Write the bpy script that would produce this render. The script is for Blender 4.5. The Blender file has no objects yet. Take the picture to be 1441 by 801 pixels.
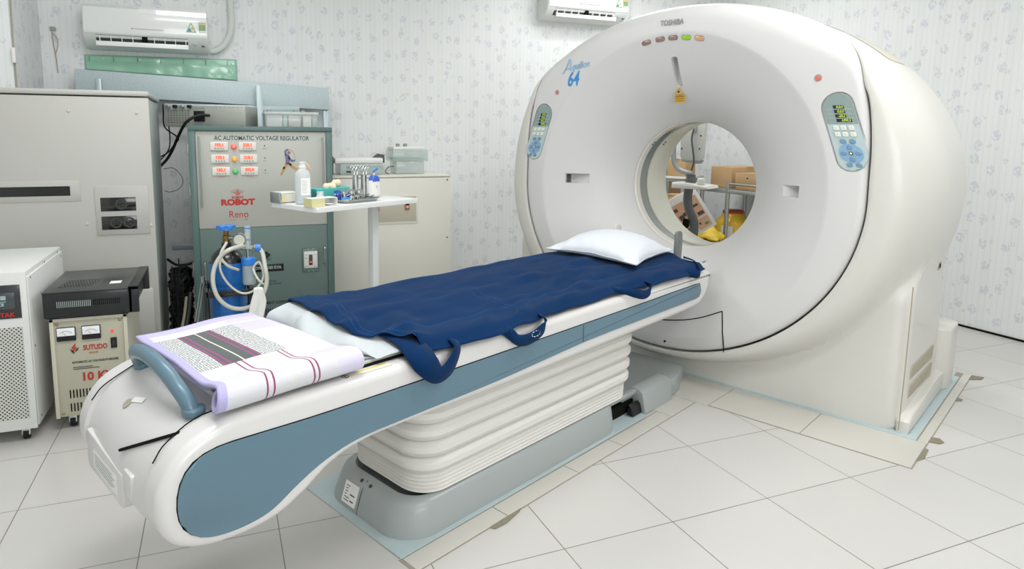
import bpy, bmesh, math, random
from mathutils import Vector, Matrix, noise
random.seed(7)
PI = math.pi
C = bpy.context.scene.collection
# ------------------------------------------------------------------ helpers
def srgb(h):
    if isinstance(h, str):
        h = h.lstrip('#'); c = [int(h[i:i+2], 16)/255 for i in (0, 2, 4)]
    else: c = list(h)
    return tuple((x/12.92 if x <= .04045 else ((x+.055)/1.055)**2.4) for x in c) + (1,)
MATS = {}
def mat(name, col='#ffffff', rough=.5, metal=0, coat=0, trans=0, alpha=1, emit=0, bump=0, bscale=200, var=0, vscale=6, ior=1.45, sheen=0, sss=0):
    if name in MATS: return MATS[name]
    m = bpy.data.materials.new(name); m.use_nodes = True
    nt = m.node_tree; b = nt.nodes['Principled BSDF']; c = srgb(col)
    b.inputs['Base Color'].default_value = c
    b.inputs['Roughness'].default_value = rough; b.inputs['Metallic'].default_value = metal
    b.inputs['Coat Weight'].default_value = coat; b.inputs['Coat Roughness'].default_value = .08
    b.inputs['Transmission Weight'].default_value = trans; b.inputs['IOR'].default_value = ior
    b.inputs['Specular IOR Level'].default_value = .12 if rough >= .75 else .5
    b.inputs['Alpha'].default_value = alpha; b.inputs['Sheen Weight'].default_value = sheen
    if emit: b.inputs['Emission Color'].default_value = c; b.inputs['Emission Strength'].default_value = emit
    tc = nt.nodes.new('ShaderNodeTexCoord')
    if var:
        n = nt.nodes.new('ShaderNodeTexNoise'); n.inputs['Scale'].default_value = vscale; n.inputs['Detail'].default_value = 4
        nt.links.new(tc.outputs['Object'], n.inputs['Vector'])
        mx = nt.nodes.new('ShaderNodeMix'); mx.data_type = 'RGBA'
        mx.inputs['A'].default_value = tuple(x*(1-var) for x in c[:3])+(1,)
        mx.inputs['B'].default_value = tuple(min(1, x*(1+var)) for x in c[:3])+(1,)
        nt.links.new(n.outputs['Fac'], mx.inputs['Factor']); nt.links.new(mx.outputs['Result'], b.inputs['Base Color'])
    if bump:
        n = nt.nodes.new('ShaderNodeTexNoise'); n.inputs['Scale'].default_value = bscale; n.inputs['Detail'].default_value = 3
        nt.links.new(tc.outputs['Object'], n.inputs['Vector'])
        bp = nt.nodes.new('ShaderNodeBump'); bp.inputs['Strength'].default_value = bump; bp.inputs['Distance'].default_value = .002
        nt.links.new(n.outputs['Fac'], bp.inputs['Height']); nt.links.new(bp.outputs['Normal'], b.inputs['Normal'])
    MATS[name] = m
    return m
def thing(name, label, cat, loc=(0, 0, 0), rz=0, group=None):
    o = bpy.data.objects.new(name, None); C.objects.link(o)
    o.location = loc; o.rotation_euler = (0, 0, rz); o['label'] = label; o['category'] = cat
    o.empty_display_size = .05
    if group: o['group'] = group
    return o
def tag(o, label, cat, group=None, kind=None):
    o['label'] = label; o['category'] = cat
    if group: o['group'] = group
    if kind: o['kind'] = kind
    return o
def obj(name, bm, m, parent=None, ang=35, loc=None, rz=0, label=None, smooth=True):
    me = bpy.data.meshes.new(name)
    if isinstance(bm, tuple):
        me.from_pydata(bm[0], [], bm[1]); me.update()
        b2 = bmesh.new(); b2.from_mesh(me); bmesh.ops.recalc_face_normals(b2, faces=b2.faces); b2.to_mesh(me); b2.free()
    else:
        bmesh.ops.recalc_face_normals(bm, faces=bm.faces); bm.to_mesh(me); bm.free()
    if smooth:
        me.polygons.foreach_set('use_smooth', [True]*len(me.polygons)); me.set_sharp_from_angle(angle=math.radians(ang))
    if isinstance(m, (list, tuple)):
        for k in m: me.materials.append(k)
    elif m: me.materials.append(m)
    o = bpy.data.objects.new(name, me); C.objects.link(o)
    if parent: o.parent = parent
    if loc: o.location = loc
    if rz: o.rotation_euler = (0, 0, rz)
    if label: o['label'] = label
    return o
def struct(name, bm, m, **k):
    o = obj(name, bm, m, **k); o['kind'] = 'structure'; return o
def box(x0, x1, y0, y1, z0, z1, bev=0, seg=2, bm=None, M=None):
    bm = bm or bmesh.new()
    r = bmesh.ops.create_cube(bm, size=1)
    vs = r['verts']
    for v in vs:
        v.co = Vector(((x0+x1)/2+v.co.x*(x1-x0), (y0+y1)/2+v.co.y*(y1-y0), (z0+z1)/2+v.co.z*(z1-z0)))
    if bev:
        es = {e for v in vs for e in v.link_edges}
        r = bmesh.ops.bevel(bm, geom=list(es), offset=bev, segments=seg, profile=.5, affect='EDGES')
        vs = list({v for f in r['faces'] for v in f.verts} | {v for v in vs if v.is_valid})
    if M is not None:
        for v in vs: v.co = M @ v.co
    return bm
def cyl(c, r, h, axis='z', r2=None, n=24, bm=None, cap=True):
    bm = bm or bmesh.new()
    M = Matrix.Translation(Vector(c))
    if axis == 'y': M = M @ Matrix.Rotation(PI/2, 4, 'X')
    if axis == 'x': M = M @ Matrix.Rotation(PI/2, 4, 'Y')
    bmesh.ops.create_cone(bm, cap_ends=cap, segments=n, radius1=r, radius2=r if r2 is None else r2, depth=h, matrix=M)
    return bm
def lathe(prof, n=32, bm=None, M=None, cx=0, cy=0):
    """prof: list of (r,z)"""
    bm = bm or bmesh.new(); M = M or Matrix.Identity(4)
    rings = []
    for r, z in prof:
        if r < 1e-6: rings.append([bm.verts.new(M @ Vector((cx, cy, z)))])
        else: rings.append([bm.verts.new(M @ Vector((cx+r*math.cos(2*PI*i/n), cy+r*math.sin(2*PI*i/n), z))) for i in range(n)])
    for a, b in zip(rings, rings[1:]):
        for i in range(n):
            j = (i+1) % n
            if len(a) == 1 and len(b) == 1: continue
            if len(a) == 1: bm.faces.new((a[0], b[j], b[i]))
            elif len(b) == 1: bm.faces.new((a[i], a[j], b[0]))
            else: bm.faces.new((a[i], a[j], b[j], b[i]))
    return bm
def smoothpath(pts, n=8, closed=False):
    P = [Vector(p) for p in pts]; out = []
    N = len(P); rng = range(N if closed else N-1)
    for i in rng:
        p0 = P[(i-1) % N] if (closed or i > 0) else P[0]*2-P[1]
        p1 = P[i]; p2 = P[(i+1) % N]
        p3 = P[(i+2) % N] if (closed or i < N-2) else P[-1]*2-P[-2]
        for k in range(n):
            t = k/n
            out.append(.5*((2*p1)+(-p0+p2)*t+(2*p0-5*p1+4*p2-p3)*t*t+(-p0+3*p1-3*p2+p3)*t**3))
    if not closed: out.append(P[-1])
    return out
def tube(pts, r, n=10, bm=None, closed=False, sm=6, cap=True, rs=None, flat=1):
    bm = bm or bmesh.new()
    P = smoothpath(pts, sm, closed) if sm else [Vector(p) for p in pts]
    N = len(P); rings = []
    up = None
    for i, p in enumerate(P):
        a = P[(i-1) % N] if (closed or i > 0) else p
        b = P[(i+1) % N] if (closed or i < N-1) else p
        d = (b-a).normalized() if (b-a).length > 1e-9 else Vector((0, 0, 1))
        if up is None:
            up = Vector((0, 0, 1)) if abs(d.z) < .9 else Vector((1, 0, 0))
        s = d.cross(up)
        if s.length < 1e-6: s = d.orthogonal()
        s.normalize(); up = s.cross(d).normalized()
        rr = r if rs is None else rs[min(len(rs)-1, int(i/(N-1)*(len(rs)-1)+.5))]
        rings.append([bm.verts.new(p+s*rr*math.cos(2*PI*k/n)+up*rr*flat*math.sin(2*PI*k/n)) for k in range(n)])
    for i in range(N if closed else N-1):
        a = rings[i]; b = rings[(i+1) % N]
        for k in range(n):
            bm.faces.new((a[k], a[(k+1) % n], b[(k+1) % n], b[k]))
    if cap and not closed:
        bm.faces.new(rings[0]); bm.faces.new(rings[-1])
    return bm
def prism(poly, d0, d1, plane='xz', bm=None, bev=0, seg=3):
    """poly in plane, extruded along the remaining axis from d0 to d1"""
    bm = bm or bmesh.new()
    def mk(a, b, d):
        return {'xz': (a, d, b), 'yz': (d, a, b), 'xy': (a, b, d)}[plane]
    lo = [bm.verts.new(mk(a, b, d0)) for a, b in poly]; hi = [bm.verts.new(mk(a, b, d1)) for a, b in poly]
    n = len(poly); fs = [bm.faces.new(lo), bm.faces.new(hi)]
    for i in range(n): bm.faces.new((lo[i], lo[(i+1) % n], hi[(i+1) % n], hi[i]))
    if bev:
        es = [e for f in fs for e in f.edges]
        bmesh.ops.bevel(bm, geom=es, offset=bev, segments=seg, profile=.5, affect='EDGES')
    return bm
def rrect(cx, cy, w, h, r, n=6, rot=0):
    r = min(r, w/2-1e-5, h/2-1e-5); out = []
    for (sx, sy, a0) in ((1, 1, 0), (-1, 1, 90), (-1, -1, 180), (1, -1, 270)):
        for k in range(n+1):
            a = math.radians(a0+90*k/n)
            out.append((sx*(w/2-r)+r*math.cos(a), sy*(h/2-r)+r*math.sin(a)))
    c, s = math.cos(rot), math.sin(rot)
    return [(cx+x*c-y*s, cy+x*s+y*c) for x, y in out]
FONTS = {}
def text(s, size, loc, m, parent, ext=.0006, align='CENTER', rz=0, tilt=0, sx=1, shear=0, name='lettering', rx=PI/2, bold=0):
    cu = bpy.data.curves.new('t', 'FONT'); cu.body = s; cu.size = size; cu.extrude = ext; cu.align_x = align; cu.align_y = 'CENTER'
    cu.shear = shear; cu.resolution_u = 3; cu.offset = bold
    t = bpy.data.objects.new('t', cu); C.objects.link(t)
    bpy.context.view_layer.update()
    me = bpy.data.meshes.new_from_object(t); bpy.data.objects.remove(t); bpy.data.curves.remove(cu)
    M = Matrix.Rotation(rz, 4, 'Z') @ Matrix.Rotation(rx, 4, 'X') @ Matrix.Rotation(tilt, 4, 'Z') @ Matrix.Diagonal((sx, 1, 1, 1))
    me.transform(M); me.materials.clear(); me.materials.append(m)
    o = bpy.data.objects.new(name, me); C.objects.link(o); o.parent = parent; o.location = loc
    return o
def copy_tree(o, parent=None):
    c = o.copy(); C.objects.link(c)
    if parent: c.parent = parent
    for ch in list(o.children): copy_tree(ch, c)
    return c
def sstep(a, b, x):
    t = max(0, min(1, (x-a)/(b-a))); return t*t*(3-2*t)

# ------------------------------------------------------------------ machine frame: x' = lateral (towards the viewer's right), y' = along couch towards the gantry
YAW = 1.1613; cdx, cdy = math.sin(YAW), math.cos(YAW); gdx, gdy = math.cos(YAW), -math.sin(YAW)
T0 = -1.668
def W(s, x, z=0):     # s along couch, x lateral from the machine's centre line
    t = x+T0; return (cdx*s+gdx*t, cdy*s+gdy*t, z)
RZ = -YAW

# ------------------------------------------------------------------ materials
M_gantry = mat('gantry_plastic', '#dcd8d0', .33, coat=.25)
M_gantry2 = mat('gantry_shell_plastic', '#d3d1ca', .36, coat=.2)
M_dish = mat('gantry_dish_plastic', '#d4d3d1', .42)
M_dark = mat('dark_gap', '#15150f', .8)
M_white = mat('white_plastic', '#e6e4e0', .35, coat=.2)
M_couch = mat('couch_plastic', '#d3d1cf', .32, coat=.3)
M_blue = mat('blue_grey_trim', '#5b7887', .38, coat=.25)
M_bellow = mat('bellows_rubber', '#dbd9d3', .5)
M_grey = mat('grey_base_plastic', '#9fa5a4', .36, coat=.2)
M_steel = mat('stainless_steel', '#c9cccb', .22, metal=1)
M_steelb = mat('brushed_steel', '#b9bdbb', .35, metal=1)
M_black = mat('black_plastic', '#101214', .35)
M_rubber = mat('black_rubber', '#0d0e0f', .55)
M_red = mat('red_print', '#b8362b', .5)
M_navyprint = mat('teal_print', '#3d5552', .5)
M_darkprint = mat('dark_print', '#3b403c', .5)
M_paper = mat('white_paper', '#eeeeea', .7)
M_palewhite = mat('white_metal', '#e4e6e4', .35, coat=.2)
def clear_mat(name, col, alpha, rough=.12):
    return mat(name, col, rough, alpha=alpha, coat=.4)

# ------------------------------------------------------------------ room
XR, YB, XL, YF, ZC = 4.786, 5.345, -2.3, -2.2, 2.95
def wallpaper():
    m = bpy.data.materials.new('floral_wallpaper'); m.use_nodes = True; nt = m.node_tree; N = nt.nodes; L = nt.links
    b = N['Principled BSDF']; b.inputs['Roughness'].default_value = .6
    def node(t, **k):
        n = N.new(t)
        for a, v in k.items(): setattr(n, a, v)
        return n
    def mth(op, a, bb=None, c=None):
        n = node('ShaderNodeMath', operation=op)
        for i, v in enumerate((a, bb, c)):
            if v is None: continue
            if isinstance(v, (int, float)): n.inputs[i].default_value = v
            else: L.new(v, n.inputs[i])
        return n.outputs[0]
    tc = node('ShaderNodeTexCoord'); sp = node('ShaderNodeSeparateXYZ'); L.new(tc.outputs['Object'], sp.inputs[0])
    u = mth('ADD', sp.outputs['X'], sp.outputs['Y'])
    def comb(a, bb):
        n = node('ShaderNodeCombineXYZ')
        for i, v in enumerate((a, bb)):
            if isinstance(v, (int, float)): n.inputs[i].default_value = v
            else: L.new(v, n.inputs[i])
        return n.outputs[0]
    def motif(scale, rad, off, rnd, petal_scale, pth):
        vec = comb(mth('MULTIPLY_ADD', u, scale, off), mth('MULTIPLY_ADD', sp.outputs['Z'], scale*.8, off*1.7))
        v = node('ShaderNodeTexVoronoi', voronoi_dimensions='2D'); v.inputs['Scale'].default_value = 1; v.inputs['Randomness'].default_value = rnd
        L.new(vec, v.inputs['Vector'])
        nz = node('ShaderNodeTexNoise', noise_dimensions='2D'); nz.inputs['Scale'].default_value = 4.5; L.new(vec, nz.inputs['Vector'])
        d = mth('ADD', v.outputs['Distance'], mth('MULTIPLY', mth('SUBTRACT', nz.outputs['Fac'], .5), .14))
        inside = mth('LESS_THAN', d, rad)
        v2 = node('ShaderNodeTexVoronoi', voronoi_dimensions='2D'); v2.inputs['Scale'].default_value = petal_scale; L.new(vec, v2.inputs['Vector'])
        pet = node('ShaderNodeMapRange'); pet.inputs['From Min'].default_value = pth; pet.inputs['From Max'].default_value = pth*.6
        L.new(v2.outputs['Distance'], pet.inputs['Value'])
        return mth('MULTIPLY', inside, pet.outputs[0]), v2.outputs['Color']
    base = node('ShaderNodeRGB'); base.outputs[0].default_value = srgb('#e6e8e8')
    # fine vertical stripes
    st = mth('ABSOLUTE', mth('SUBTRACT', mth('FRACT', mth('MULTIPLY', u, 1/.037)), .5))
    stm = mth('MULTIPLY', mth('LESS_THAN', st, .07), .35)
    st2 = mth('MULTIPLY', mth('LESS_THAN', mth('ABSOLUTE', mth('SUBTRACT', mth('FRACT', mth('MULTIPLY', u, 1/.148)), .5)), .22), .22)
    def mix(fac, a, col, k=1):
        n = node('ShaderNodeMix', data_type='RGBA')
        L.new(mth('MULTIPLY', fac, k), n.inputs['Factor']); L.new(a, n.inputs['A'])
        if isinstance(col, str): n.inputs['B'].default_value = srgb(col)
        else: L.new(col, n.inputs['B'])
        return n.outputs['Result']
    c = mix(st2, base.outputs[0], '#dce1de'); c = mix(stm, c, '#ced7d3')
    m1, colr = motif(7.6, .21, .3, .55, 7.5, .62)
    m2, _ = motif(7.6, .10, 3.85, .8, 9, .6)
    hue = node('ShaderNodeSeparateColor'); L.new(colr, hue.inputs[0])
    fl = node('ShaderNodeMix', data_type='RGBA'); L.new(hue.outputs[0], fl.inputs['Factor'])
    fl.inputs['A'].default_value = srgb('#c6c3d6'); fl.inputs['B'].default_value = srgb('#cdd1d3')
    c = mix(m1, c, fl.outputs['Result'], .62); c = mix(m2, c, '#ccccc4', .6)
    L.new(c, b.inputs['Base Color'])
    return m
M_wall = wallpaper()
struct('wall_back', box(XL, XR+.1, YB, YB+.1, 0, ZC), M_wall)
struct('wall_right', box(XR, XR+.1, YF, YB, 0, ZC), M_wall)
struct('wall_left', box(XL-.1, XL, YF, YB, 0, ZC), M_wall)
struct('wall_front', box(XL, XR, YF-.1, YF, 0, ZC), M_wall)
struct('wall_pillar', box(XL, -1.125, 4.62, YB, 0, ZC), M_wall)
# invented window slab behind the camera, added to go with the fill light
struct('fill_light_frame', box(-.35, 2.35, YF-.02, YF+.03, 1.0, 2.35, .01), mat('fill_frame_white', '#e8e8e6', .4))
struct('ceiling', box(XL, XR, YF, YB, ZC, ZC+.1), mat('ceiling_paint', '#f2f2ef', .8))
struct('baseboard_right', box(XR-.012, XR, YF, YB, 0, .012), M_dark)

TS = .4144; TX0 = 4.3396*TS; TY0 = 4.8956*TS
def tilemat(name, col, grid=True):
    m = bpy.data.materials.new(name); m.use_nodes = True; nt = m.node_tree; N = nt.nodes; L = nt.links
    b = N['Principled BSDF']; b.inputs['Roughness'].default_value = .3; b.inputs['Coat Weight'].default_value = .12; b.inputs['Coat Roughness'].default_value = .15
    tc = N.new('ShaderNodeTexCoord'); sp = N.new('ShaderNodeSeparateXYZ'); L.new(tc.outputs['Object'], sp.inputs[0])
    def mth(op, a, bb=None):
        n = N.new('ShaderNodeMath'); n.operation = op
        for i, v in enumerate((a, bb)):
            if v is None: continue
            if isinstance(v, (int, float)): n.inputs[i].default_value = v
            else: L.new(v, n.inputs[i])
        return n.outputs[0]
    nz = N.new('ShaderNodeTexNoise'); nz.inputs['Scale'].default_value = 1.6; nz.inputs['Detail'].default_value = 6; L.new(tc.outputs['Object'], nz.inputs['Vector'])
    mx = N.new('ShaderNodeMix'); mx.data_type = 'RGBA'; c = srgb(col)
    mx.inputs['A'].default_value = tuple(x*.93 for x in c[:3])+(1,); mx.inputs['B'].default_value = tuple(min(1, x*1.05) for x in c[:3])+(1,)
    L.new(nz.outputs['Fac'], mx.inputs['Factor']); out = mx.outputs['Result']
    if grid:
        du = mth('SUBTRACT', mth('DIVIDE', sp.outputs['X'], TS), TX0/TS); dv = mth('SUBTRACT', mth('DIVIDE', sp.outputs['Y'], TS), TY0/TS)
        ix = mth('ROUND', du); iy = mth('ROUND', dv)
        ex = mth('ABSOLUTE', mth('SUBTRACT', du, ix)); ey = mth('ABSOLUTE', mth('SUBTRACT', dv, iy))
        g = mth('LESS_THAN', mth('MINIMUM', ex, ey), .0042)
        wn = N.new('ShaderNodeTexWhiteNoise'); wn.noise_dimensions = '2D'
        cb = N.new('ShaderNodeCombineXYZ'); L.new(mth('FLOOR', du), cb.inputs[0]); L.new(mth('FLOOR', dv), cb.inputs[1]); L.new(cb.outputs[0], wn.inputs['Vector'])
        hv = N.new('ShaderNodeHueSaturation'); L.new(mth('ADD', mth('MULTIPLY', wn.outputs['Value'], .05), .975), hv.inputs['Value']); L.new(out, hv.inputs['Color'])
        m2 = N.new('ShaderNodeMix'); m2.data_type = 'RGBA'; L.new(g, m2.inputs['Factor']); L.new(hv.outputs[0], m2.inputs['A'])
        nz2 = N.new('ShaderNodeTexNoise'); nz2.inputs['Scale'].default_value = 3; L.new(tc.outputs['Object'], nz2.inputs['Vector'])
        gc = N.new('ShaderNodeMix'); gc.data_type = 'RGBA'; L.new(nz2.outputs['Fac'], gc.inputs['Factor'])
        gc.inputs['A'].default_value = srgb('#56544a'); gc.inputs['B'].default_value = srgb('#9c978a'); L.new(gc.outputs['Result'], m2.inputs['B'])
        out = m2.outputs['Result']
        bp = N.new('ShaderNodeBump'); bp.inputs['Strength'].default_value = .3; bp.inputs['Distance'].default_value = .002; bp.invert = True
        L.new(g, bp.inputs['Height']); L.new(bp.outputs['Normal'], b.inputs['Normal'])
    L.new(out, b.inputs['Base Color'])
    return m
M_tile = tilemat('floor_tile', '#c6c4c0'); M_tile2 = tilemat('cut_floor_tile', '#c8c5bc', False)
struct('floor', box(XL, XR, YF, YB, -.1, 0), M_tile)
# cut tiles laid around the machine pit (aligned with the machine)
def patch(name, pts, z0, z1, m, bev=.001):
    return struct(name, prism([W(s, t-T0)[:2] for s, t in pts], z0, z1, 'xy', bev=bev, seg=1), m)
struct('trim_0', prism([W(s, t-T0)[:2] for s, t in [(1.12, -1.41), (1.12, -1.3285), (2.915, -1.3285), (2.915, -.449), (4.365, -.449), (4.37, -.52), (3.21, -.52), (3.21, -1.41)]], .0003, .001, 'xy'), mat('grout', '#9b9588', .9))
k = 1
def strip(pts):
    global k
    patch('trim_%d' % k, pts, .0005, .003, M_tile2); k += 1
js = [1.13, 1.533, 1.943, 2.257, 2.67, 2.905]
for a, b_ in zip(js, js[1:]): strip([(a+.002, -1.404), (a+.002, -1.333), (b_-.002, -1.333), (b_-.002, -1.404)])
strip([(2.909, -1.48), (2.909, -1.273), (3.21, -1.273), (3.21, -1.53)])
strip([(2.673, -1.404), (2.673, -1.45), (2.905, -1.475), (2.905, -1.404)])
for a, b_ in ((-1.269, -.864), (-.86, -.455)): strip([(2.922, a), (2.922, b_), (3.21, b_), (3.21, a)])
for a, b_ in ((3.214, 3.61), (3.614, 3.97), (3.974, 4.36)): strip([(a, -.488), (a, -.453), (b_, -.453), (b_, -.488)])
M_pplate = mat('pale_blue_painted_steel', '#b3c3c5', .4, var=.08, vscale=9)
patch('trim_%d' % k, [(1.128, -1.408), (1.128, -1.952), (3.23, -2.2), (3.23, -1.538), (2.66, -1.45), (2.56, -1.412)], .0005, .0045, M_pplate); k += 1
patch('trim_%d' % k, [(3.214, -2.9), (3.214, -.494), (4.28, -.494), (4.28, -2.9)], .0002, .0035, M_pplate); k += 1
# broken tile chips along the cut
def chip(pts, col='#7d7664'):
    global k
    struct('trim_%d' % k, prism([W(s, t-T0)[:2] for s, t in pts], .0012, .0036, 'xy'), mat('bare_cement', '#8a8472', .95, bump=.6, bscale=120, var=.3, vscale=60)); k += 1
chip([(1.44, -1.328), (1.50, -1.332), (1.60, -1.331), (1.58, -1.322), (1.50, -1.308), (1.45, -1.312)])
chip([(3.0, -.452), (3.09, -.452), (3.16, -.450), (3.15, -.437), (3.05, -.434)])
chip([(3.24, -.452), (3.30, -.452), (3.31, -.425), (3.28, -.405), (3.25, -.415)])
chip([(4.27, -.452), (4.36, -.452), (4.37, -.40), (4.32, -.405)])
chip([(3.86, -.452), (3.92, -.452), (3.91, -.428), (3.88, -.43)])

# ------------------------------------------------------------------ gantry   local: x lateral, y depth (front ring face = 0), z up; centre z = ZI
ZI = 1.02; S0 = 3.1
G = thing('ct_gantry', 'large cream white ring shaped CT scanner gantry with round bore and two control panels', 'ct scanner', W(S0, 0), RZ)
def spow(c, n): return abs(c)**n
def r_sup(th, a, b, n):
    return (spow(math.cos(th)/a, n)+spow(math.sin(th)/b, n))**(-1/n)
def r_seam(th):
    lo = r_sup(th, .933, .865, 2.0); hi = r_sup(th, .933, .925, 3.1)
    f = sstep(-.18, .22, math.sin(th))
    r = lo*(1-f)+hi*f; g = top_g(th)
    return r*(1-g)+(r_sup(th, 1.162, .942, 2.04)-.004)*g
def top_g(th): return sstep(.46, .74, math.sin(th))
def gap_g(th): return sstep(.43, .50, math.sin(th))
def roll_r(th): return .032+.075*top_g(th)
def r_ell(th):
    b = .942 if math.sin(th) > 0 else .95
    return r_sup(th, 1.162, b, 2.04)
BW = 1.108
def r_out(th):
    r = r_ell(th); c, s = math.cos(th), math.sin(th)
    if s < 0:
        rr = min(BW/abs(c) if abs(c) > 1e-6 else 9, ZI/abs(s) if abs(s) > 1e-6 else 9)
        # soft union
        return max(r, rr) if abs(r-rr) > .03 else (max(r, rr)+.25*(.03-abs(r-rr))**2/.03)
    return r
NT = 288
TH = [2*PI*i/NT for i in range(NT)]
# put rays exactly through the base's lower corners
ca = math.atan2(-ZI, BW)
for i, t in enumerate(TH):
    for a in (ca % (2*PI), (PI-ca) % (2*PI)):
        if abs(t-a) < PI/NT: TH[i] = a
def smin(a, b, k):
    h = max(0, min(1, .5+.5*(b-a)/k)); return b*(1-h)+a*h-k*h*(1-h)
D_RING = .79
def dish_y(r):
    u = (D_RING-r)/(D_RING-.36); return .15*u+.17*u**3.2
# front cover (closed solid): outer lip -> ring -> dish -> bore lip -> back
def build_front():
    bm = bmesh.new(); rings = []
    def ring(f): rings.append([bm.verts.new((f(t)[0]*math.cos(t), f(t)[1], ZI+f(t)[0]*math.sin(t))) for t in TH])
    ring(lambda t: (r_seam(t)-.02, .04+roll_r(t)))
    ring(lambda t: (r_seam(t)-.003, .04+roll_r(t)))
    for q in range(7):
        a = q/6*PI/2
        ring(lambda t: (r_seam(t)-.003-roll_r(t)*(1-math.cos(a)), .005+roll_r(t)*(1-math.sin(a))))
    for q in range(1, 4): ring(lambda t: (max(r_seam(t)-.003-roll_r(t), D_RING+.012)*(1-q/4)+(D_RING+.006)*q/4, .005-.005*math.sin(q/4*PI/2)))
    ring(lambda t: (D_RING+.006, 0)); ring(lambda t: (D_RING-.002, .0008))
    nd = 26
    for q in range(1, nd+1):
        r = D_RING-(D_RING-.36)*q/nd
        ring(lambda t: (r, dish_y(r)))
    ring(lambda t: (.358, .325)); ring(lambda t: (.358, .335)); ring(lambda t: (.372, .345))
    for q in range(1, 12):
        r = .372+(D_RING-.372)*q/12
        ring(lambda t: (r, dish_y(min(r, D_RING))+.045+.06*sstep(.40, .50, r)-.05*(q/12)**3))
    for a, b in zip(rings, rings[1:]+rings[:1]):
        for i in range(NT):
            j = (i+1) % NT; bm.faces.new((a[i], a[j], b[j], b[i]))
    return bm
front = obj('front_cover', build_front(), M_dish, G, ang=50)
cutters = []
def cut(bm):
    o = obj('cutter', bm, None, G); cutters.append(o)
# laser window slots
cut(prism([(-.05, ZI+.675), (.095, ZI+.678), (.112, ZI+.66), (.150, ZI+.54), (.12, ZI+.525), (-.05, ZI+.53)], -.006, .030, 'yz', bev=.012))
cut(prism([(-.66, -.05), (-.66, .115), (-.64, .122), (-.535, .126), (-.53, -.05)], ZI-.012, ZI+.046, 'xy')); cut(prism([(.655, -.05), (.655, .110), (.64, .115), (.565, .095), (.56, -.05)], ZI-.008, ZI+.046, 'xy'))
for sgn in (1, -1):
    cut(prism(rrect(sgn*.835, ZI+.292, .130, .353, .064, rot=sgn*math.radians(19)), -.05, .016, 'xz', bev=0))
for i, a in enumerate((-.13, -.052, .019, .09, .16)):
    cut(prism(rrect(a, ZI+math.sqrt(.768**2-a*a), .054, .024, .0118, rot=-a/.768), -.05, .014, 'xz'))
bpy.context.view_layer.update()
for c in cutters:
    md = front.modifiers.new('b', 'BOOLEAN'); md.object = c; md.operation = 'DIFFERENCE'; md.solver = 'EXACT'
bpy.context.view_layer.update()
dg = bpy.context.evaluated_depsgraph_get()
me = bpy.data.meshes.new_from_object(front.evaluated_get(dg)); front.modifiers.clear(); front.data = me
me.polygons.foreach_set('use_smooth', [True]*len(me.polygons)); me.set_sharp_from_angle(angle=math.radians(30))
for c in cutters: bpy.data.objects.remove(c)
M_led_off = mat('led_lens_off', '#8d7068', .3, coat=.5); M_led_green = mat('led_lens_green', '#7fae32', .3, emit=.35); M_led_or = mat('led_lens_orange', '#cc9a78', .3, coat=.5)
for i, a in enumerate((-.13, -.052, .019, .09, .16)):
    col = [M_led_off, M_led_off, M_led_off, M_led_green, M_led_or][i]
    obj('indicator_lens', prism(rrect(a, ZI+math.sqrt(.768**2-a*a), .052, .022, .0108, rot=-a/.768), .006, .018, 'xz', bev=.002), col, G,
        label=['dull brown indicator', 'dull brown indicator', 'dull brown indicator', 'green indicator', 'pale orange indicator'][i])
# laser windows at the slot bottoms
lw = obj('laser_window', box(-.664, -.655, .062, .105, ZI-.010, ZI+.040, .003), mat('window_dark', '#4b4a3f', .25, coat=.5), G)
# warning label
wl = obj('warning_label', box(-.026, .030, dish_y(.49)-.012, dish_y(.49)-.0115, ZI+.448, ZI+.490, 0), mat('yellow_label', '#c79a2c', .5), G)
wl.rotation_euler = (0, 0, 0)
bmw = prism([(-.018, ZI+.492), (.022, ZI+.492), (.002, ZI+.530)], dish_y(.51)-.012, dish_y(.51)-.0115, 'xz')
obj('warning_triangle', bmw, MATS['yellow_label'], wl)
bmw = prism([(-.005, ZI+.500), (.009, ZI+.500), (.002, ZI+.513)], dish_y(.51)-.0130, dish_y(.51)-.0122, 'xz')
obj('warning_symbol', bmw, M_black, wl)
for q in range(3): obj('print_line', box(-.022, .026, dish_y(.49)-.0126, dish_y(.49)-.0121, ZI+.456+q*.011, ZI+.459+q*.011), mat('brown_print', '#6f5214', .6), wl)
# round lamps
M_lamp = mat('red_lens', '#d4705c', .25, coat=.6); M_chrome = mat('lens_ring', '#8a6f60', .3, metal=.6)
for sgn, z in ((.713, .524), (-.700, .524)):
    r_ = lathe([(0, 0), (.017, 0), (.018, .004), (.0135, .007), (.013, .003), (0, .003)], 24, M=Matrix.Translation((sgn, .007, ZI+z)) @ Matrix.Rotation(PI/2, 4, 'X'))
    q = obj('alarm_lamp', r_, M_chrome, G)
    obj('lamp_lens', lathe([(0, .009), (.009, .008), (.0128, .003)], 20, M=Matrix.Translation((sgn, .006, ZI+z)) @ Matrix.Rotation(PI/2, 4, 'X')), M_lamp, q)
# sticker with white and yellow halves
st_ = obj('status_sticker', box(.395, .430, -.0012, -.0002, ZI+.727, ZI+.752), mat('sticker_grey', '#d5d9d6', .4), G)
obj('sticker_half', box(.430, .460, -.0014, -.0002, ZI+.727, ZI+.752), mat('sticker_yellow', '#dad088', .4), st_)
st_.location.y = .0155
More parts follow.
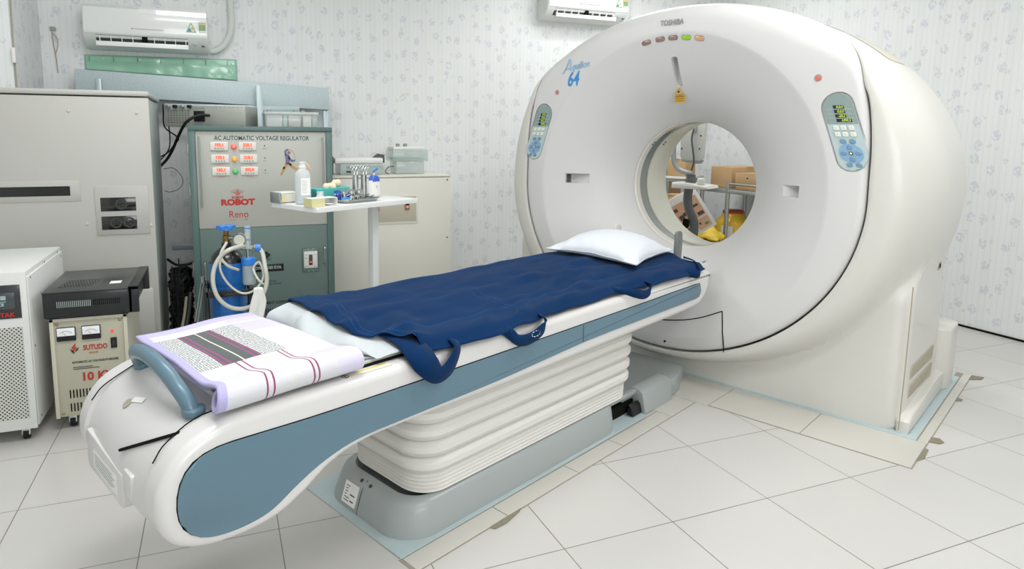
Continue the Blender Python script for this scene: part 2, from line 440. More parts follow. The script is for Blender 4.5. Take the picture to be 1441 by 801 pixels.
# lettering
M_logo = mat('logo_blue', '#3f8fce', .4); M_logo_thin = mat('logo_light_blue', '#86b6dc', .4); M_toshiba = mat('grey_print', '#8f8e88', .5)
text('TOSHIBA', .038, (.012, -.001, ZI+.842), M_toshiba, G, sx=.82, tilt=-.02, shear=.1, bold=.0006)
text('quilion', .058, (-.600, -.0012, ZI+.664), M_logo_thin, G, sx=.78, tilt=.10, shear=.4, align='LEFT')
tube_a = tube([(-.662, .0, ZI+.628), (-.635, .0, ZI+.668), (-.612, .0, ZI+.712), (-.606, .0, ZI+.643)], .0022, 6, sm=4)
obj('logo_stroke', tube_a, M_logo_thin, G)
obj('logo_stroke', tube([(-.648, .0, ZI+.652), (-.607, .0, ZI+.660)], .0018, 6, sm=1), M_logo_thin, G)
text('64', .112, (-.590, -.0012, ZI+.592), M_logo, G, sx=.72, tilt=.06, shear=.28, bold=.0022)

# control panels
M_panel = mat('panel_face', '#b6c6c6', .4, coat=.3); M_disp = mat('display_glass', '#8a9b98', .2, coat=.6); M_lcd = mat('lcd_black', '#27302b', .25)
M_seg = mat('green_segments', '#a8c23c', .4, emit=.55); M_key = mat('key_white', '#dfe2dc', .4, coat=.3); M_keyb = mat('key_blue', '#6e93ac', .35, coat=.4)
M_disc = mat('pad_blue', '#86aaca', .4); M_keylit = mat('key_lit', '#f0e9a0', .4, emit=.5); M_keymark = mat('key_mark', '#d6d58a', .5)
def control_panel(sgn):
    cx_, cz_ = sgn*.835, ZI+.292; rot = sgn*math.radians(19)
    ca_, sa_ = math.cos(rot), math.sin(rot)
    def P(a, b): return (cx_+a*ca_-b*sa_, cz_+a*sa_+b*ca_)
    def pr(poly, y0, y1, bev=.0): return prism([P(a, b) for a, b in poly], y0, y1, 'xz', bev=bev, seg=1)
    PR = pr
    f = obj('control_panel', pr(rrect(0, 0, .116, .339, .0575, 10), .006, .018, .002), M_panel, G)
    world = [P(a, b) for a, b in rrect(0, 0, .113, .336, .0563, 16)]; zc = cz_+.034
    clip = []
    for (x0, z0), (x1, z1) in zip(world, world[1:]+world[:1]):
        if z0 >= zc: clip.append((x0, z0))
        if (z0-zc)*(z1-zc) < 0: q = (zc-z0)/(z1-z0); clip.append((x0+(x1-x0)*q, zc))
    d = obj('display_window', prism(clip, .0045, .0062, 'xz'), M_disp, f)
    tn = math.tan(rot)
    def P(a, b): return (cx_+a*.95-b*.88*tn, cz_+b*.93+.002)
    for i in range(4):
        b0 = .112-i*.0205
        w = (.044, .044, .044, .062)[i]
        l = obj('lcd', pr([(-.022, b0-.0085), (-.022+w, b0-.0085), (-.022+w, b0+.0075), (-.022, b0+.0075)], .0038, .0046), M_lcd, d)
        x_, z_ = P(-.022+w-.004, b0-.0005)
        text(('0.0.0', '0.0.0', '-20.2', '1090.5')[i], .0155, (x_, .0034, z_), M_seg, l, ext=.0002, align='RIGHT', name='digits', sx=.85, bold=.0004)
        ln = obj('divider', pr([(-.05, b0-.011), (.05, b0-.011), (.05, b0-.0098), (-.05, b0-.0098)], .0038, .0044), mat('divider_print', '#b9cccd', .4), d)
    for rr in range(2):
        for cc in range(3):
            a, b = -.033+cc*.031, .016-rr*.030
            kk = obj('key', pr(rrect(a, b, .0215, .021, .003, 3), .001, .008, .0012), M_key, f)
            obj('key_mark', pr(rrect(a, b, .006, .006, .0028, 3), .0003, .0011), M_keymark, kk)
    for cc in (-1, 1): obj('key', pr(rrect(cc*.019, -.045, .025, .020, .008, 4), .001, .008, .0012), M_keyb, f)
    for cc in (-1, 1): obj('key', pr(rrect(cc*.019, -.153, .024, .018, .008, 4), .001, .008, .0012), M_keyb, f)
    dd = obj('pad_disc', pr([(.048*math.cos(2*PI*i/32), -.1+.044*math.sin(2*PI*i/32)) for i in range(32)], .0035, .0065), M_disc, f)
    for a, b in ((0, -.073), (0, -.127), (-.029, -.1), (.029, -.1)):
        obj('pad_key', pr(rrect(a, b, .020 if a == 0 else .025, .020 if a == 0 else .017, .007, 4), .0005, .004, .0012), M_keyb, dd)
    obj('pad_key', pr(rrect(0, -.1, .015, .015, .003, 3), .0005, .004, .001), M_lcd, dd)
    obj('centre_light', pr([(.0045*math.cos(2*PI*i/12), -.1+.0045*math.sin(2*PI*i/12)) for i in range(12)], -.0005, .001), M_keylit, dd)
control_panel(1); control_panel(-1)
# body: barrel blending into the base
def build_body():
    bm = bmesh.new(); rings = []; nf = 44
    Y1 = .36
    def fy(t, r):
        rs, re = r_seam(t), max(r_ell(t), r_seam(t)+.02)
        q = (r-rs)/(re-rs)
        yb = .012+top_g(t)*roll_r(t)+Y1*(1-max(0, 1-min(max(q, 0), 1)**3.4)**.6) + (max(0, q-1))*6
        x, z = r*math.cos(t), r*math.sin(t)
        yc = .142
        yc += .9*sstep(-.45, .35, z)
        d = BW-abs(x)
        if d < .07: yc += .07-math.sqrt(max(0, .07**2-(.07-max(d, 0))**2))
        return smin(yb, yc, .05)
    def ring(f):
        L = []
        for t in TH:
            r, y = f(t); L.append(bm.verts.new((r*math.cos(t), y, ZI+r*math.sin(t))))
        rings.append(L)
    ring(lambda t: (r_seam(t)-.03, .15))
    ring(lambda t: (r_seam(t)+.006*(1-gap_g(t))-.004*gap_g(t), .13))
    ring(lambda t: (r_seam(t)+.006*(1-gap_g(t))-.004*gap_g(t), .022+top_g(t)*(roll_r(t)-.01)))
    for q in range(1, nf+1):
        u = q/nf; u = 1-(1-u)**1.9
        def f(t):
            rs = r_seam(t)+.008*(1-gap_g(t)); ro = r_out(t); r = rs+(ro-rs)*u
            return r, fy(t, r)+.004
        ring(f)
    yend = [fy(t, r_out(t)) for t in TH]
    for q in range(1, 10):
        v = q/9
        ring(lambda t: (r_out(t), yend[TH.index(t)]*(1-v)+.78*v))
    # rear: upper ellipse rounds in, the base goes straight back
    for q in range(1, 9):
        a = q/8*PI/2
        def f(t):
            w = 1-sstep(-.35, -.62, math.sin(t))      # 0 at base, 1 above
            ro = r_out(t)
            return ro-(.10*w+.02)*(1-math.cos(a)), .78+.19*math.sin(a)
        ring(f)
    ring(lambda t: (r_out(t)*.75, .975)); ring(lambda t: (.66, .98)); ring(lambda t: (.60, .975))
    for q in range(1, 8):
        a = q/7*PI/2
        ring(lambda t: (.60-.205*q/7, .975-.205*q/7-.02*math.sin(a)))
    ring(lambda t: (.40, .745)); ring(lambda t: (.6, .88)); ring(lambda t: (r_seam(t)-.06, .7))
    for a, b in zip(rings, rings[1:]+rings[:1]):
        for i in range(NT):
            j = (i+1) % NT; bm.faces.new((a[i], a[j], b[j], b[i]))
    return bm
body = obj('gantry_body', build_body(), M_gantry2, G, ang=40)
# bore: liner rings and scan window
def ringband(prof, name, m, n=120):
    bm = bmesh.new(); rg = []
    for r, y in prof: rg.append([bm.verts.new((r*math.cos(2*PI*i/n), y, ZI+r*math.sin(2*PI*i/n))) for i in range(n)])
    for a, b in zip(rg, rg[1:]+rg[:1]):
        for i in range(n): bm.faces.new((a[i], a[(i+1) % n], b[(i+1) % n], b[i]))
    return obj(name, bm, m, G)
ringband([(.362, .335), (.352, .345), (.350, .385), (.362, .39)], 'bore_lip', M_gantry)
ringband([(.362, .387), (.3565, .388), (.3565, .478), (.362, .479)], 'scan_window', mat('smoked_scan_window', '#7b807c', .12, coat=.8))
ringband([(.37, .476), (.351, .477), (.349, .56), (.353, .60), (.385, .765), (.40, .76), (.37, .6)], 'bore_liner', mat('bore_liner_plastic', '#d9d8ca', .3, coat=.3))
for an in (2.45, 2.40):
    for yy in (.37, .50):
        obj('liner_screw', lathe([(0, 0), (.005, .0), (.005, .003), (0, .004)], 12, M=Matrix.Translation((.350*math.cos(an), yy, ZI+.350*math.sin(an))) @ Matrix.Rotation(-an-PI/2, 4, 'Y')), M_black, G)
# lower front service cover
def on_front(x, z):   # y of the front cover surface
    r = math.hypot(x, z)
    return 0 if r > D_RING else dish_y(r)
def seamline(name, pts, r=.0028, par=None):
    return obj(name, tube([(x, on_front(x, z)-.0005, ZI+z) for x, z in pts], r, 6, sm=4), M_dark, par or G)
def curve_pts(pts, n=8): return [(p.x, p.y) for p in smoothpath([(a, b, 0) for a, b in pts], n)]
seamline('service_cover_seam', curve_pts([(-.33, -.69), (-.09, -.718), (.074, -.706), (.22, -.665), (.345, -.603)]))
seamline('service_cover_seam', curve_pts([(.345, -.603), (.365, -.69), (.377, -.775), (.378, -.80)]))
for x, z in ((-.19, -.80), (.06, -.82)):
    obj('cover_screw', lathe([(0, .004), (.006, .003), (.007, 0)], 14, M=Matrix.Translation((x, .004, ZI+z)) @ Matrix.Rotation(PI/2, 4, 'X')), M_dark, G)
# side panel seam, vents, skirt
obj('panel_seam', tube([(BW-.001, .128+.0, .02), (BW+.0005, .135, .3), (BW+.0005, .128, .66)], .0022, 6, sm=3), mat('seam_tan', '#a39b80', .7), G)
def side_slot(z0, z1):
    f = obj('side_vent', prism([(.25, z0), (.74, z0-.02), (.76, z0+.045), (.70, z0+.058), (.26, z0+.062), (.245, z0+.03)], BW-.01, BW+.0015, 'yz', bev=.001), mat('vent_recess', '#b5ae9c', .6), G)
    for i in range(4):
        obj('vent_louver', box(BW-.005, BW+.003, .27, .73, z0+.004+i*.013, z0+.007+i*.013), mat('vent_louver', '#a39b88', .6), f)
side_slot(.218, .28); side_slot(.130, .19)
obj('side_skirt', prism([(.15, .0), (.15, .055), (.2, .085), (.55, .10), (.75, .11), (.90, .11), (.90, 0)], BW-.02, BW+.035, 'yz', bev=.018), M_gantry2, G)
obj('rear_foot', prism(rrect(BW-.03, .985, .16, .26, .06), .0, .33, 'xy', bev=.015), M_gantry2, G)
obj('rear_foot', prism(rrect(-BW+.03, .985, .16, .26, .06), .0, .33, 'xy', bev=.015), M_gantry2, G)
sw = obj('side_switch', box(BW, BW+.004, .64, .70, .66, .70, .001), mat('switch_plate', '#a7a08e', .5), G)
obj('switch_rocker', box(BW+.003, BW+.006, .655, .68, .67, .69), M_dark, sw)
# translucent vent covers on the shoulders
def shoulder(th0, th1, y0, y1, name, m):
    bm = bmesh.new(); n = 14; g = []
    for i in range(n+1):
        t = th0+(th1-th0)*i/n; row = []
        for j in range(9):
            y = y0+(y1-y0)*j/8
            r = r_ell(t)+.0015
            row.append(bm.verts.new((r*math.cos(t), y, ZI+r*math.sin(t))))
        g.append(row)
    for i in range(n):
        for j in range(8): bm.faces.new((g[i][j], g[i+1][j], g[i+1][j+1], g[i][j+1]))
    return obj(name, bm, m, G)
M_vent = mat('shoulder_vent_plastic', '#c3beb0', .5)
for a, b_ in ((.62, .84), (.88, 1.06), (PI-.84, PI-.62), (PI-1.06, PI-.88)):
    shoulder(a, b_, .42, .74, 'shoulder_vent', M_vent)

# ------------------------------------------------------------------ couch  local: x lateral, y = s - 1.9
SC = 1.9
K = thing('patient_couch', 'long white patient couch with blue-grey side stripe on beige bellows', 'patient table', W(SC, 0), RZ)
def smooth_poly(pts, n=6): return [(p.x, p.y) for p in smoothpath([(a, b, 0) for a, b in pts], n, closed=True)]
# side outline (s,z)
out_top = [(3.055, .60), (3.05, .632), (2.9, .640), (2.4, .640), (1.6, .640), (1.0, .640), (.66, .640), (.56, .628), (.48, .59), (.432, .52), (.425, .45), (.455, .385), (.52, .350), (.61, .338), (.70, .345), (.78, .378), (.86, .425), (.95, .450), (1.10, .458), (1.6, .456), (2.4, .462), (2.88, .470), (2.97, .487), (3.03, .53)]
def side_panel(sgn):
    poly = smooth_poly([(s-SC, z) for s, z in out_top], 4)
    n = len(poly); area = sum(poly[i][0]*poly[(i+1) % n][1]-poly[(i+1) % n][0]*poly[i][1] for i in range(n)); sg = 1 if area > 0 else -1
    nrm = []
    for i in range(n):
        dx, dz = poly[(i+2) % n][0]-poly[i-2][0], poly[(i+2) % n][1]-poly[i-2][1]; l_ = math.hypot(dx, dz); nrm.append((-dz/l_*sg, dx/l_*sg))
    R_ = .026; bm = bmesh.new(); rings = []
    for x, ins in [(.235, 0), (.286, 0)]+[(.286+R_*math.sin(q/7*PI/2), R_*(1-math.cos(q/7*PI/2))) for q in range(1, 8)]:
        rings.append([bm.verts.new((sgn*x, p[0]+m_[0]*ins, p[1]+m_[1]*ins)) for p, m_ in zip(poly, nrm)])
    for q, w_ in zip(rings, rings[1:]):
        for i in range(n): bm.faces.new((q[i], q[(i+1) % n], w_[(i+1) % n], w_[i]))
    bm.faces.new(rings[0]); bm.faces.new(rings[-1])
    return obj('side_cover', bm, M_couch, K, ang=60)
side_panel(1); side_panel(-1)
stripe = [(3-.05, .548), (2.93, .58), (2.88, .588), (2.4, .583), (2.0, .580), (1.5, .577), (1.0, .576), (.8, .577), (.64, .582), (.56, .582), (.505, .565), (.475, .525), (.466, .47), (.478, .42), (.515, .385), (.565, .370), (.63, .368), (.69, .380), (.76, .418), (.84, .452), (.94, .474), (1.1, .480), (1.5, .487), (2.0, .510), (2.4, .514), (2.85, .517), (2.93, .525)]
def build_stripe(sgn):
    poly = smooth_poly([(s-SC, z) for s, z in stripe], 4)
    bm = prism(poly, sgn*.300, sgn*.3165, 'yz')
    fo = [f for f in bm.faces if len(f.verts) > 10 and abs(abs(f.calc_center_median().x)-.3165) < 1e-4]
    bmesh.ops.bevel(bm, geom=[e for f in fo for e in f.edges], offset=.006, segments=3, profile=.5, affect='EDGES')
    o = obj('side_stripe', bm, M_blue, K, ang=50, label='blue-grey side stripe')
    c = smooth_poly([((s-SC), z) for s, z in stripe], 4)
    cen = (sum(a for a, b in c)/len(c), sum(b for a, b in c)/len(c))
    obj('stripe_gap', tube([(sgn*.3125, a, b) for a, b in c][::2], .0022, 5, closed=True, sm=0), M_dark, o)
    return o
sA = build_stripe(1); build_stripe(-1)
obj('stripe_joint', tube([(.3178, 1.97-SC, .512), (.3178, 1.97-SC, .578)], .0012, 5, sm=1), mat('joint_line', '#4c5f66', .6), sA)
# nose + deck body between the side covers
def nose():
    bm = bmesh.new(); nx = 20; rows = []
    prof = [(3.0, .60), (3.0, .625), (2.4, .63), (1.6, .63), (1.0, .63), (.72, .63), (.63, .634), (.55, .622), (.487, .59), (.447, .54), (.425, .48), (.424, .43), (.447, .388), (.495, .356), (.57, .341), (.66, .340), (.76, .368), (.86, .415), (.95, .435), (1.1, .445), (1.6, .445), (2.4, .45), (2.9, .46), (2.98, .5)]
    pp = smooth_poly(prof, 4)
    for i in range(nx+1):
        x = -.245+.49*i/nx; e = 1-(x/.245)**2*.0
        row = []
        for s, z in pp:
            near = sstep(.75, .45, s)
            s2 = s+near*(.010*(abs(x)/.245)**2.5)
            z2 = z+(.02*(abs(x)/.245)**3 if z < .36 else 0)
            row.append(bm.verts.new((x, s2-SC, z2)))
        rows.append(row)
    n = len(pp)
    for a, b in zip(rows, rows[1:]):
        for i in range(n): bm.faces.new((a[i], a[(i+1) % n], b[(i+1) % n], b[i]))
    bm.faces.new(rows[0]); bm.faces.new(rows[-1])
    return bm
obj('nose_cover', nose(), M_couch, K, ang=60)
# seams on the nose
def nose_line(pts, r=.0022, m=M_dark, name='nose_seam'): return obj(name, tube([(x, s-SC, z) for x, s, z in pts], r, 6, sm=5), m, K)
nose_line([(.236, .445, .555), (.232, .478, .592), (.232, .56, .632), (.236, .70, .633)], .0016)
nose_line([(.236, .506, .607), (.15, .464, .568), (.045, .432, .520)], .004)
nose_line([(-.236, .445, .555), (-.232, .478, .592), (-.232, .56, .632)], .0016)
# label plate and hatch on the nose end
hp = obj('end_hatch', prism([(-.205, .385), (.075, .385), (.085, .40), (.085, .472), (-.205, .492), (-.215, .48), (-.215, .40)], .4215-SC, .45-SC, 'xz', bev=.003), M_couch, K)
obj('rating_label', box(-.15, .04, .4203-SC, .4217-SC, .405, .455), mat('label_white', '#ececea', .4), hp)
for q in range(5): obj('print_line', box(-.14, .01+.015*(q % 2), .4196-SC, .4204-SC, .412+q*.008, .414+q*.008), mat('grey_print2', '#a9aaa8', .6), hp)
obj('hatch_latch', prism(rrect(.122, .465, .055, .062, .006), .4225-SC, .46-SC, 'xz', bev=.003), M_couch, K)
# screw cap and small sticker
obj('screw_cap', lathe([(0, .001), (.013, .001), (.014, 0)], 20, M=Matrix.Translation((-.062, .4845-SC, .590)) @ Matrix.Rotation(math.radians(40), 4, 'X')), mat('tan_cap', '#a9a08f', .5), K)
skm = Matrix.Translation((-.030, .5035-SC, .6035)) @ Matrix.Rotation(math.radians(34), 4, 'X') @ Matrix.Rotation(.3, 4, 'Z')
obj('small_sticker', box(-.024, .024, -.008, .008, .0, .001, M=skm), M_paper, K)
# foot handle
obj('foot_handle', tube([(-.215, .575-SC, .620), (-.205, .560-SC, .660), (-.16, .545-SC, .690), (-.05, .535-SC, .712), (.06, .535-SC, .706), (.14, .540-SC, .680), (.18, .548-SC, .650), (.192, .555-SC, .620)], .019, 16, sm=8, flat=1.15), M_blue, K, label='blue-grey carrying handle')
for x, s in ((-.215, .578), (.193, .556)):
    obj('handle_foot', prism(rrect(x, s-SC, .055, .05, .02), .622, .640, 'xy', bev=.005), M_blue, K)
# deck inlay: dark groove, tabletop
for sg in (1, -1):
    obj('deck_groove', box(sg*.253-.0042, sg*.253+.0042, .60-SC, 3.02-SC, .636, .6455), M_dark, K)
obj('tabletop', prism([(-.243, .634), (.243, .634), (.243, .650), (.232, .656), (.16, .648), (0, .644), (-.16, .648), (-.232, .656), (-.243, .650)], .62-SC, 3.16-SC, 'xz'), mat('tabletop_laminate', '#d5dad6', .35, coat=.3), K)
for sg in (1, -1): obj('tabletop_rail', box(sg*.2375-.004, sg*.2375+.004, .63-SC, 3.15-SC, .655, .6595, .001), M_steelb, K, label='metal edge rail')
# caution label on rail
lb = obj('caution_label', box(.268, .292, .90-SC, 1.075-SC, .6405, .6412), mat('label_cream', '#dcd8c8', .5), K)
obj('label_band', box(.268, .277, .965-SC, 1.07-SC, .6410, .6416), mat('label_yellow', '#d9c06a', .5), lb)
obj('label_symbol', lathe([(.0085, 0), (.0105, 0), (.0105, .0008), (.0085, .0008), (.0085, 0)], 24, M=Matrix.Translation((.281, .925-SC, .6412))), M_darkprint, lb)
obj('label_symbol', box(.2725, .2895, .9235-SC, .9265-SC, .6412, .642), M_darkprint, lb)
# bellows
def bellows():
    bm = bmesh.new(); rings = []
    zs = [.112]; n = 40
    levels = []
    z = .115
    for i in range(5): levels += [(z, .0), (z+.006, .007), (z+.0125, .0)]; z += .0135     # tight folds
    big = [(z, 0)]
    for i in range(5):
        h = .058
        big += [(z+h*.15, .011), (z+h*.45, .021), (z+h*.78, .021), (z+h*.95, .010), (z+h, .0)]; z += h
    levels += big
    for z, o in levels:
        g = (z-.115)/.35
        w = .205+o+.006*g; s0 = 1.262-o-.012*g; s1 = 2.515+o+.02*g
        rings.append([bm.verts.new((a, b-SC, z)) for a, b in rrect(0, (s0+s1)/2, 2*w, s1-s0, .10+o*.6, 10)])
    for a, b in zip(rings, rings[1:]):
        m = len(a)
        for i in range(m): bm.faces.new((a[i], a[(i+1) % m], b[(i+1) % m], b[i]))
    bm.faces.new(rings[0]); bm.faces.new(rings[-1])
    return bm
obj('bellows', bellows(), M_bellow, K, ang=25, label='beige accordion bellows')
# base
def base_ring(s0, s1, hw, r): return rrect(0, (s0+s1)/2-SC, 2*hw, s1-s0, r, 10)
def tray(levels, name, m, par):
    bm = bmesh.new(); rings = []
    for (s0, s1, hw, r, z) in levels: rings.append([bm.verts.new((a, b, z)) for a, b in base_ring(s0, s1, hw, r)])
    for a, b in zip(rings, rings[1:]):
        n = len(a)
        for i in range(n): bm.faces.new((a[i], a[(i+1) % n], b[(i+1) % n], b[i]))
    bm.faces.new(rings[0]); bm.faces.new(rings[-1])
    return obj(name, bm, m, par, ang=40)
base = tray([(1.160, 2.42, .243, .13, .004), (1.162, 2.42, .242, .13, .02), (1.185, 2.42, .226, .12, .085), (1.195, 2.42, .219, .115, .102), (1.212, 2.42, .207, .105, .112), (1.235, 2.42, .19, .09, .1135), (1.242, 2.42, .185, .09, .105), (1.25, 2.42, .18, .09, .07)], 'base_cover', M_grey, K)
rm = Matrix.Translation((-.072, 1.1735-SC, .054)) @ Matrix.Rotation(math.radians(-19.5), 4, 'X')
rp = obj('rating_plate', box(-.038, .038, -.0014, .0002, -.036, .036, M=rm), M_paper, K)
for q in range(6):
    w = (.02, .012, .014, .010, .028, .028)[q]
    obj('print_line', box(-.028, -.028+w, -.002, -.001, .021-q*.0095, .0235-q*.0095, M=rm), M_darkprint, rp)
obj('print_line', box(.0, .026, -.002, -.001, -.004, .0, M=rm), M_darkprint, rp); obj('print_line', box(.006, .026, -.002, -.001, -.024, -.02, M=rm), M_darkprint, rp)
obj('base_seam', tube([(-.018, 1.160-SC, .006), (-.018, 1.165-SC, .03), (-.018, 1.184-SC, .085), (-.018, 1.21-SC, .112)], .0012, 5, sm=2), M_darkprint, K)
for x in (-.04, .01): obj('base_screw', lathe([(0, .002), (.006, .002), (.007, 0)], 14, M=Matrix.Translation((x, 1.20-SC, .106)) @ Matrix.Rotation(math.radians(35), 4, 'X')), M_darkprint, K)
# floor rails towards the gantry: side rail piece, open end, low pan
obj('base_channel', box(-.19, .175, 2.40-SC, 2.66-SC, .004, .06), M_dark, K)
obj('rail_cap', prism([(.16, .004), (.16, .112), (.205, .112), (.226, .098), (.243, .004)], 2.60-SC, 2.86-SC, 'xz', bev=.006), M_grey, K)
obj('rail_bar', box(.16, .19, 2.38-SC, 2.62-SC, .088, .108, .003), M_grey, K)
obj('rail_end_bracket', prism([(.19, .01), (.225, .01), (.215, .05), (.20, .06)], 2.52-SC, 2.60-SC, 'xz', bev=.002), M_black, K)
def pan():
    bm = bmesh.new()
    edge = [(2.52, .165), (2.86, .165), (2.86, .222), (2.92, .224), (3.0, .205), (3.06, .180), (3.11, .165)]
    poly = [(x, s-SC) for s, x in edge]+[(-x, s-SC) for s, x in reversed(edge)]
    return prism(poly, .004, .092, 'xy', bev=.008)
obj('base_pan', pan(), M_grey, K)
# head end bridge to the gantry
obj('head_cover', box(-.22, .22, 2.9-SC, 3.15-SC, .50, .60, .02, 4), M_couch, K)


# ------------------------------------------------------------------ linen on the couch
def clothgrid(fn, nu, nv, closed=False):
    vs = []; fs = []
    for i in range(nu+1):
        for j in range(nv+1): vs.append(fn(i/nu, j/nv))
    for i in range(nu):
        for j in range(nv):
            a = i*(nv+1)+j; fs.append((a, a+1, a+nv+2, a+nv+1))
    return vs, fs
def cloth(name, data, m, par=None, thick=.004, off=0, sub=0, **k):
    o = obj(name, data, m, par, ang=80, **k)
    md = o.modifiers.new('s', 'SOLIDIFY'); md.thickness = thick; md.offset = off
    if sub:
        s = o.modifiers.new('ss', 'SUBSURF'); s.levels = sub; s.render_levels = sub
    return o
def nz(x, y, z=0, s=1): return noise.noise(Vector((x*s, y*s, z)))
# local frame for everything lying on the couch: x lateral, y = s, rotated like the couch
def lay(o): o.location = W(0, 0); o.rotation_euler = (0, 0, RZ); return o
M_sheet = mat('white_sheet', '#bcc2c4', .8, sheen=.2)
def pad_top(x, s):
    """height of mattress + sheet"""
    z = .705-.030*sstep(-.12, .26, x)-.008*sstep(.1, .27, x)
    z += .018*math.exp(-((s-1.07)/.10)**2)*(1-sstep(.0, .25, x))
    return z
def mattress(u, v):
    # u along s 0..1 over the top with end face, v across
    x = -.238+.502*v
    s0 = .955+.05*v*0
    if u < .3:
        a = u/.3
        zt = pad_top(x, 1.045)
        s = .965+.08*sstep(0, 1, a)*(.5+.5*a)+.17*max(0, v-.62)*1.0+.02*math.sin(v*9)*(1-a)
        z = .6615+(zt-.6615)*math.sin(a*PI/2)**.8
        z += .010*nz(v*4+a, a*1.5, 3)*math.sin(a*PI)
        z += .012*math.sin(v*16+a*3)*math.sin(a*PI)*(v > .25)
    else:
        a = (u-.3)/.7; s = 1.045+.17*max(0, v-.62)+(2.99-1.045)*a; z = pad_top(x, s)
    return (x+(.006 if v > .5 else -.004)*math.sin(u*20)*.5, s, max(z, .6615))
def matclosed():
    vs, fs = clothgrid(mattress, 60, 40)
    # skirt down on both long sides
    n = 41; base = len(vs)
    for side in (0, 40):
        for i in range(61):
            x, s, z = vs[i*n+side]; vs.append((x+(.004 if side else -.004), s, .661))
    for si, side in enumerate((0, 40)):
        b0 = base+si*61
        for i in range(60): fs.append((i*n+side, (i+1)*n+side, b0+i+1, b0+i))
    return vs, fs
mt = lay(obj('couch_mattress', matclosed(), M_sheet, None, ang=80))
tag(mt, 'thin mattress in a white sheet showing at the foot of the navy cover', 'mattress')
# navy cover
M_navy = mat('navy_fabric', '#062b52', .9, sheen=.04, bump=.25, bscale=900, var=.1, vscale=3)
def foot_edge(v): return 1.055+.045*sstep(.0, .3, v)*0+.13*sstep(.62, .97, v)-.02*math.sin(v*3.0)
def navy_pt(u, v, raw=False):
    s_a = foot_edge(v); s_b = 3.0-.02*v-.10*sstep(.85, 1, v)*0
    s = s_a+(s_b-s_a)*u
    wob = .012*nz(s*3.1, 0, 5)
    x = -.262+.572*v
    xe = x+ (wob+.016*math.sin(s*5.2))*sstep(.6, 1, v)
    z = pad_top(x, s)+.0125
    if v > .935:   # draped over the groove onto the deck
        a = (v-.935)/.065; z = z*(1-sstep(0, 1, a))+.6495*sstep(0, 1, a)
    if v < .045: z -= .03*(1-v/.045)**1.4
    amp = .019*(1-.55*sstep(.85, 1, v))*sstep(0, .05, v)
    # folds: long diagonal wrinkles, stronger towards the near side
    w = math.sin((s*1.0+x*1.9)*24+4*nz(s, x*2, 1, 1.8))*nz(s, x, 9, 2.2)*1.5
    w += .9*nz(s*1.2, x*5, 2, 2.4)+.45*nz(s*3, x*9, 4, 2)
    d = .5+.5*sstep(.1, .8, v)
    z += amp*max(-.28, w)*d
    z += .022*math.exp(-((s-1.16-.25*(1-v))/.045)**2)*sstep(.45, .8, v)*(1-sstep(.93, 1, v))
    # dent of the pillow
    return (xe, s, z)
navy = lay(cloth('navy_cover', clothgrid(navy_pt, 190, 70), M_navy, thick=.004, off=1))
tag(navy, 'navy blue fabric cover spread over the couch mattress with strap loops', 'blanket')
def stitch(path, r=.0011, m=None):
    return obj('seam', tube(path, r, 5, sm=0), m or mat('navy_stitch', '#2a4e7c', .8), navy)
def top_at(u, v, dz=.0045):
    x, s, z = navy_pt(u, v); return (x, s, z+dz)
for u0 in (.018, .030, .30, .318, .62, .635): stitch([top_at(u0+.02*math.sin(v/12), v/60) for v in range(2, 58)])
for v0 in (.80, .815): stitch([top_at(i/120, v0) for i in range(1, 119)])
for v0 in (.07,): stitch([top_at(i/120, v0) for i in range(1, 119)])
def strap(pts, w=.036, name='strap_loop'):
    P = smoothpath(pts, 8); vs = []; fs = []
    for i, p in enumerate(P):
        a = P[max(0, i-1)]; b = P[min(len(P)-1, i+1)]; d = (b-a).normalized()
        sd = d.cross(Vector((0, 0, 1))) if abs(d.z) < .97 else Vector((1, 0, 0))
        sd = Vector((0, .0, 0))+sd.normalized()
        # keep the strap roughly upright-tilted
        sd = (sd*.45+Vector((.25, 0, .75))).normalized() if False else sd
        for q in (-.5, 0, .5): vs.append(p+sd*w*q)
    for i in range(len(P)-1):
        for q in range(2): a = i*3+q; fs.append((a, a+1, a+4, a+3))
    return cloth(name, ([tuple(v) for v in vs], fs), M_navy, navy, thick=.004)
def ribbon(pts, sides, name='strap_loop', par=None, m=None):
    """pts centre line, sides half-width vectors"""
    P = smoothpath(pts, 8); S_ = smoothpath(sides, 8); vs = []; fs = []
    for p, d in zip(P, S_):
        for q in (-1, 0, 1): vs.append(tuple(p+d*q))
    for i in range(len(P)-1):
        for q in range(2): a = i*3+q; fs.append((a, a+1, a+4, a+3))
    return cloth(name, (vs, fs), m or M_navy, par or navy, thick=.004)
# big foot-end strap hanging over the rail, looping back
ribbon([(.15, 1.165, .690), (.235, 1.165, .684), (.308, 1.155, .664), (.339, 1.165, .628), (.342, 1.205, .590), (.339, 1.25, .598), (.334, 1.285, .634), (.322, 1.298, .658), (.29, 1.30, .672)],
       [(0, .045, .0), (0, .045, .0), (.004, .042, .004), (.004, .036, .014), (.002, .012, .024), (.003, -.012, .022), (.006, -.02, .008), (.010, -.02, .002), (.014, -.02, 0)])
# second loop
ribbon([(.285, 1.52, .664), (.326, 1.53, .646), (.336, 1.57, .612), (.338, 1.63, .606), (.340, 1.69, .626), (.330, 1.72, .652), (.295, 1.72, .668)],
       [(.01, .02, 0), (.008, .016, .008), (.002, .004, .018), (.001, .0, .020), (.002, -.008, .018), (.014, -.012, .004), (.016, -.016, 0)])
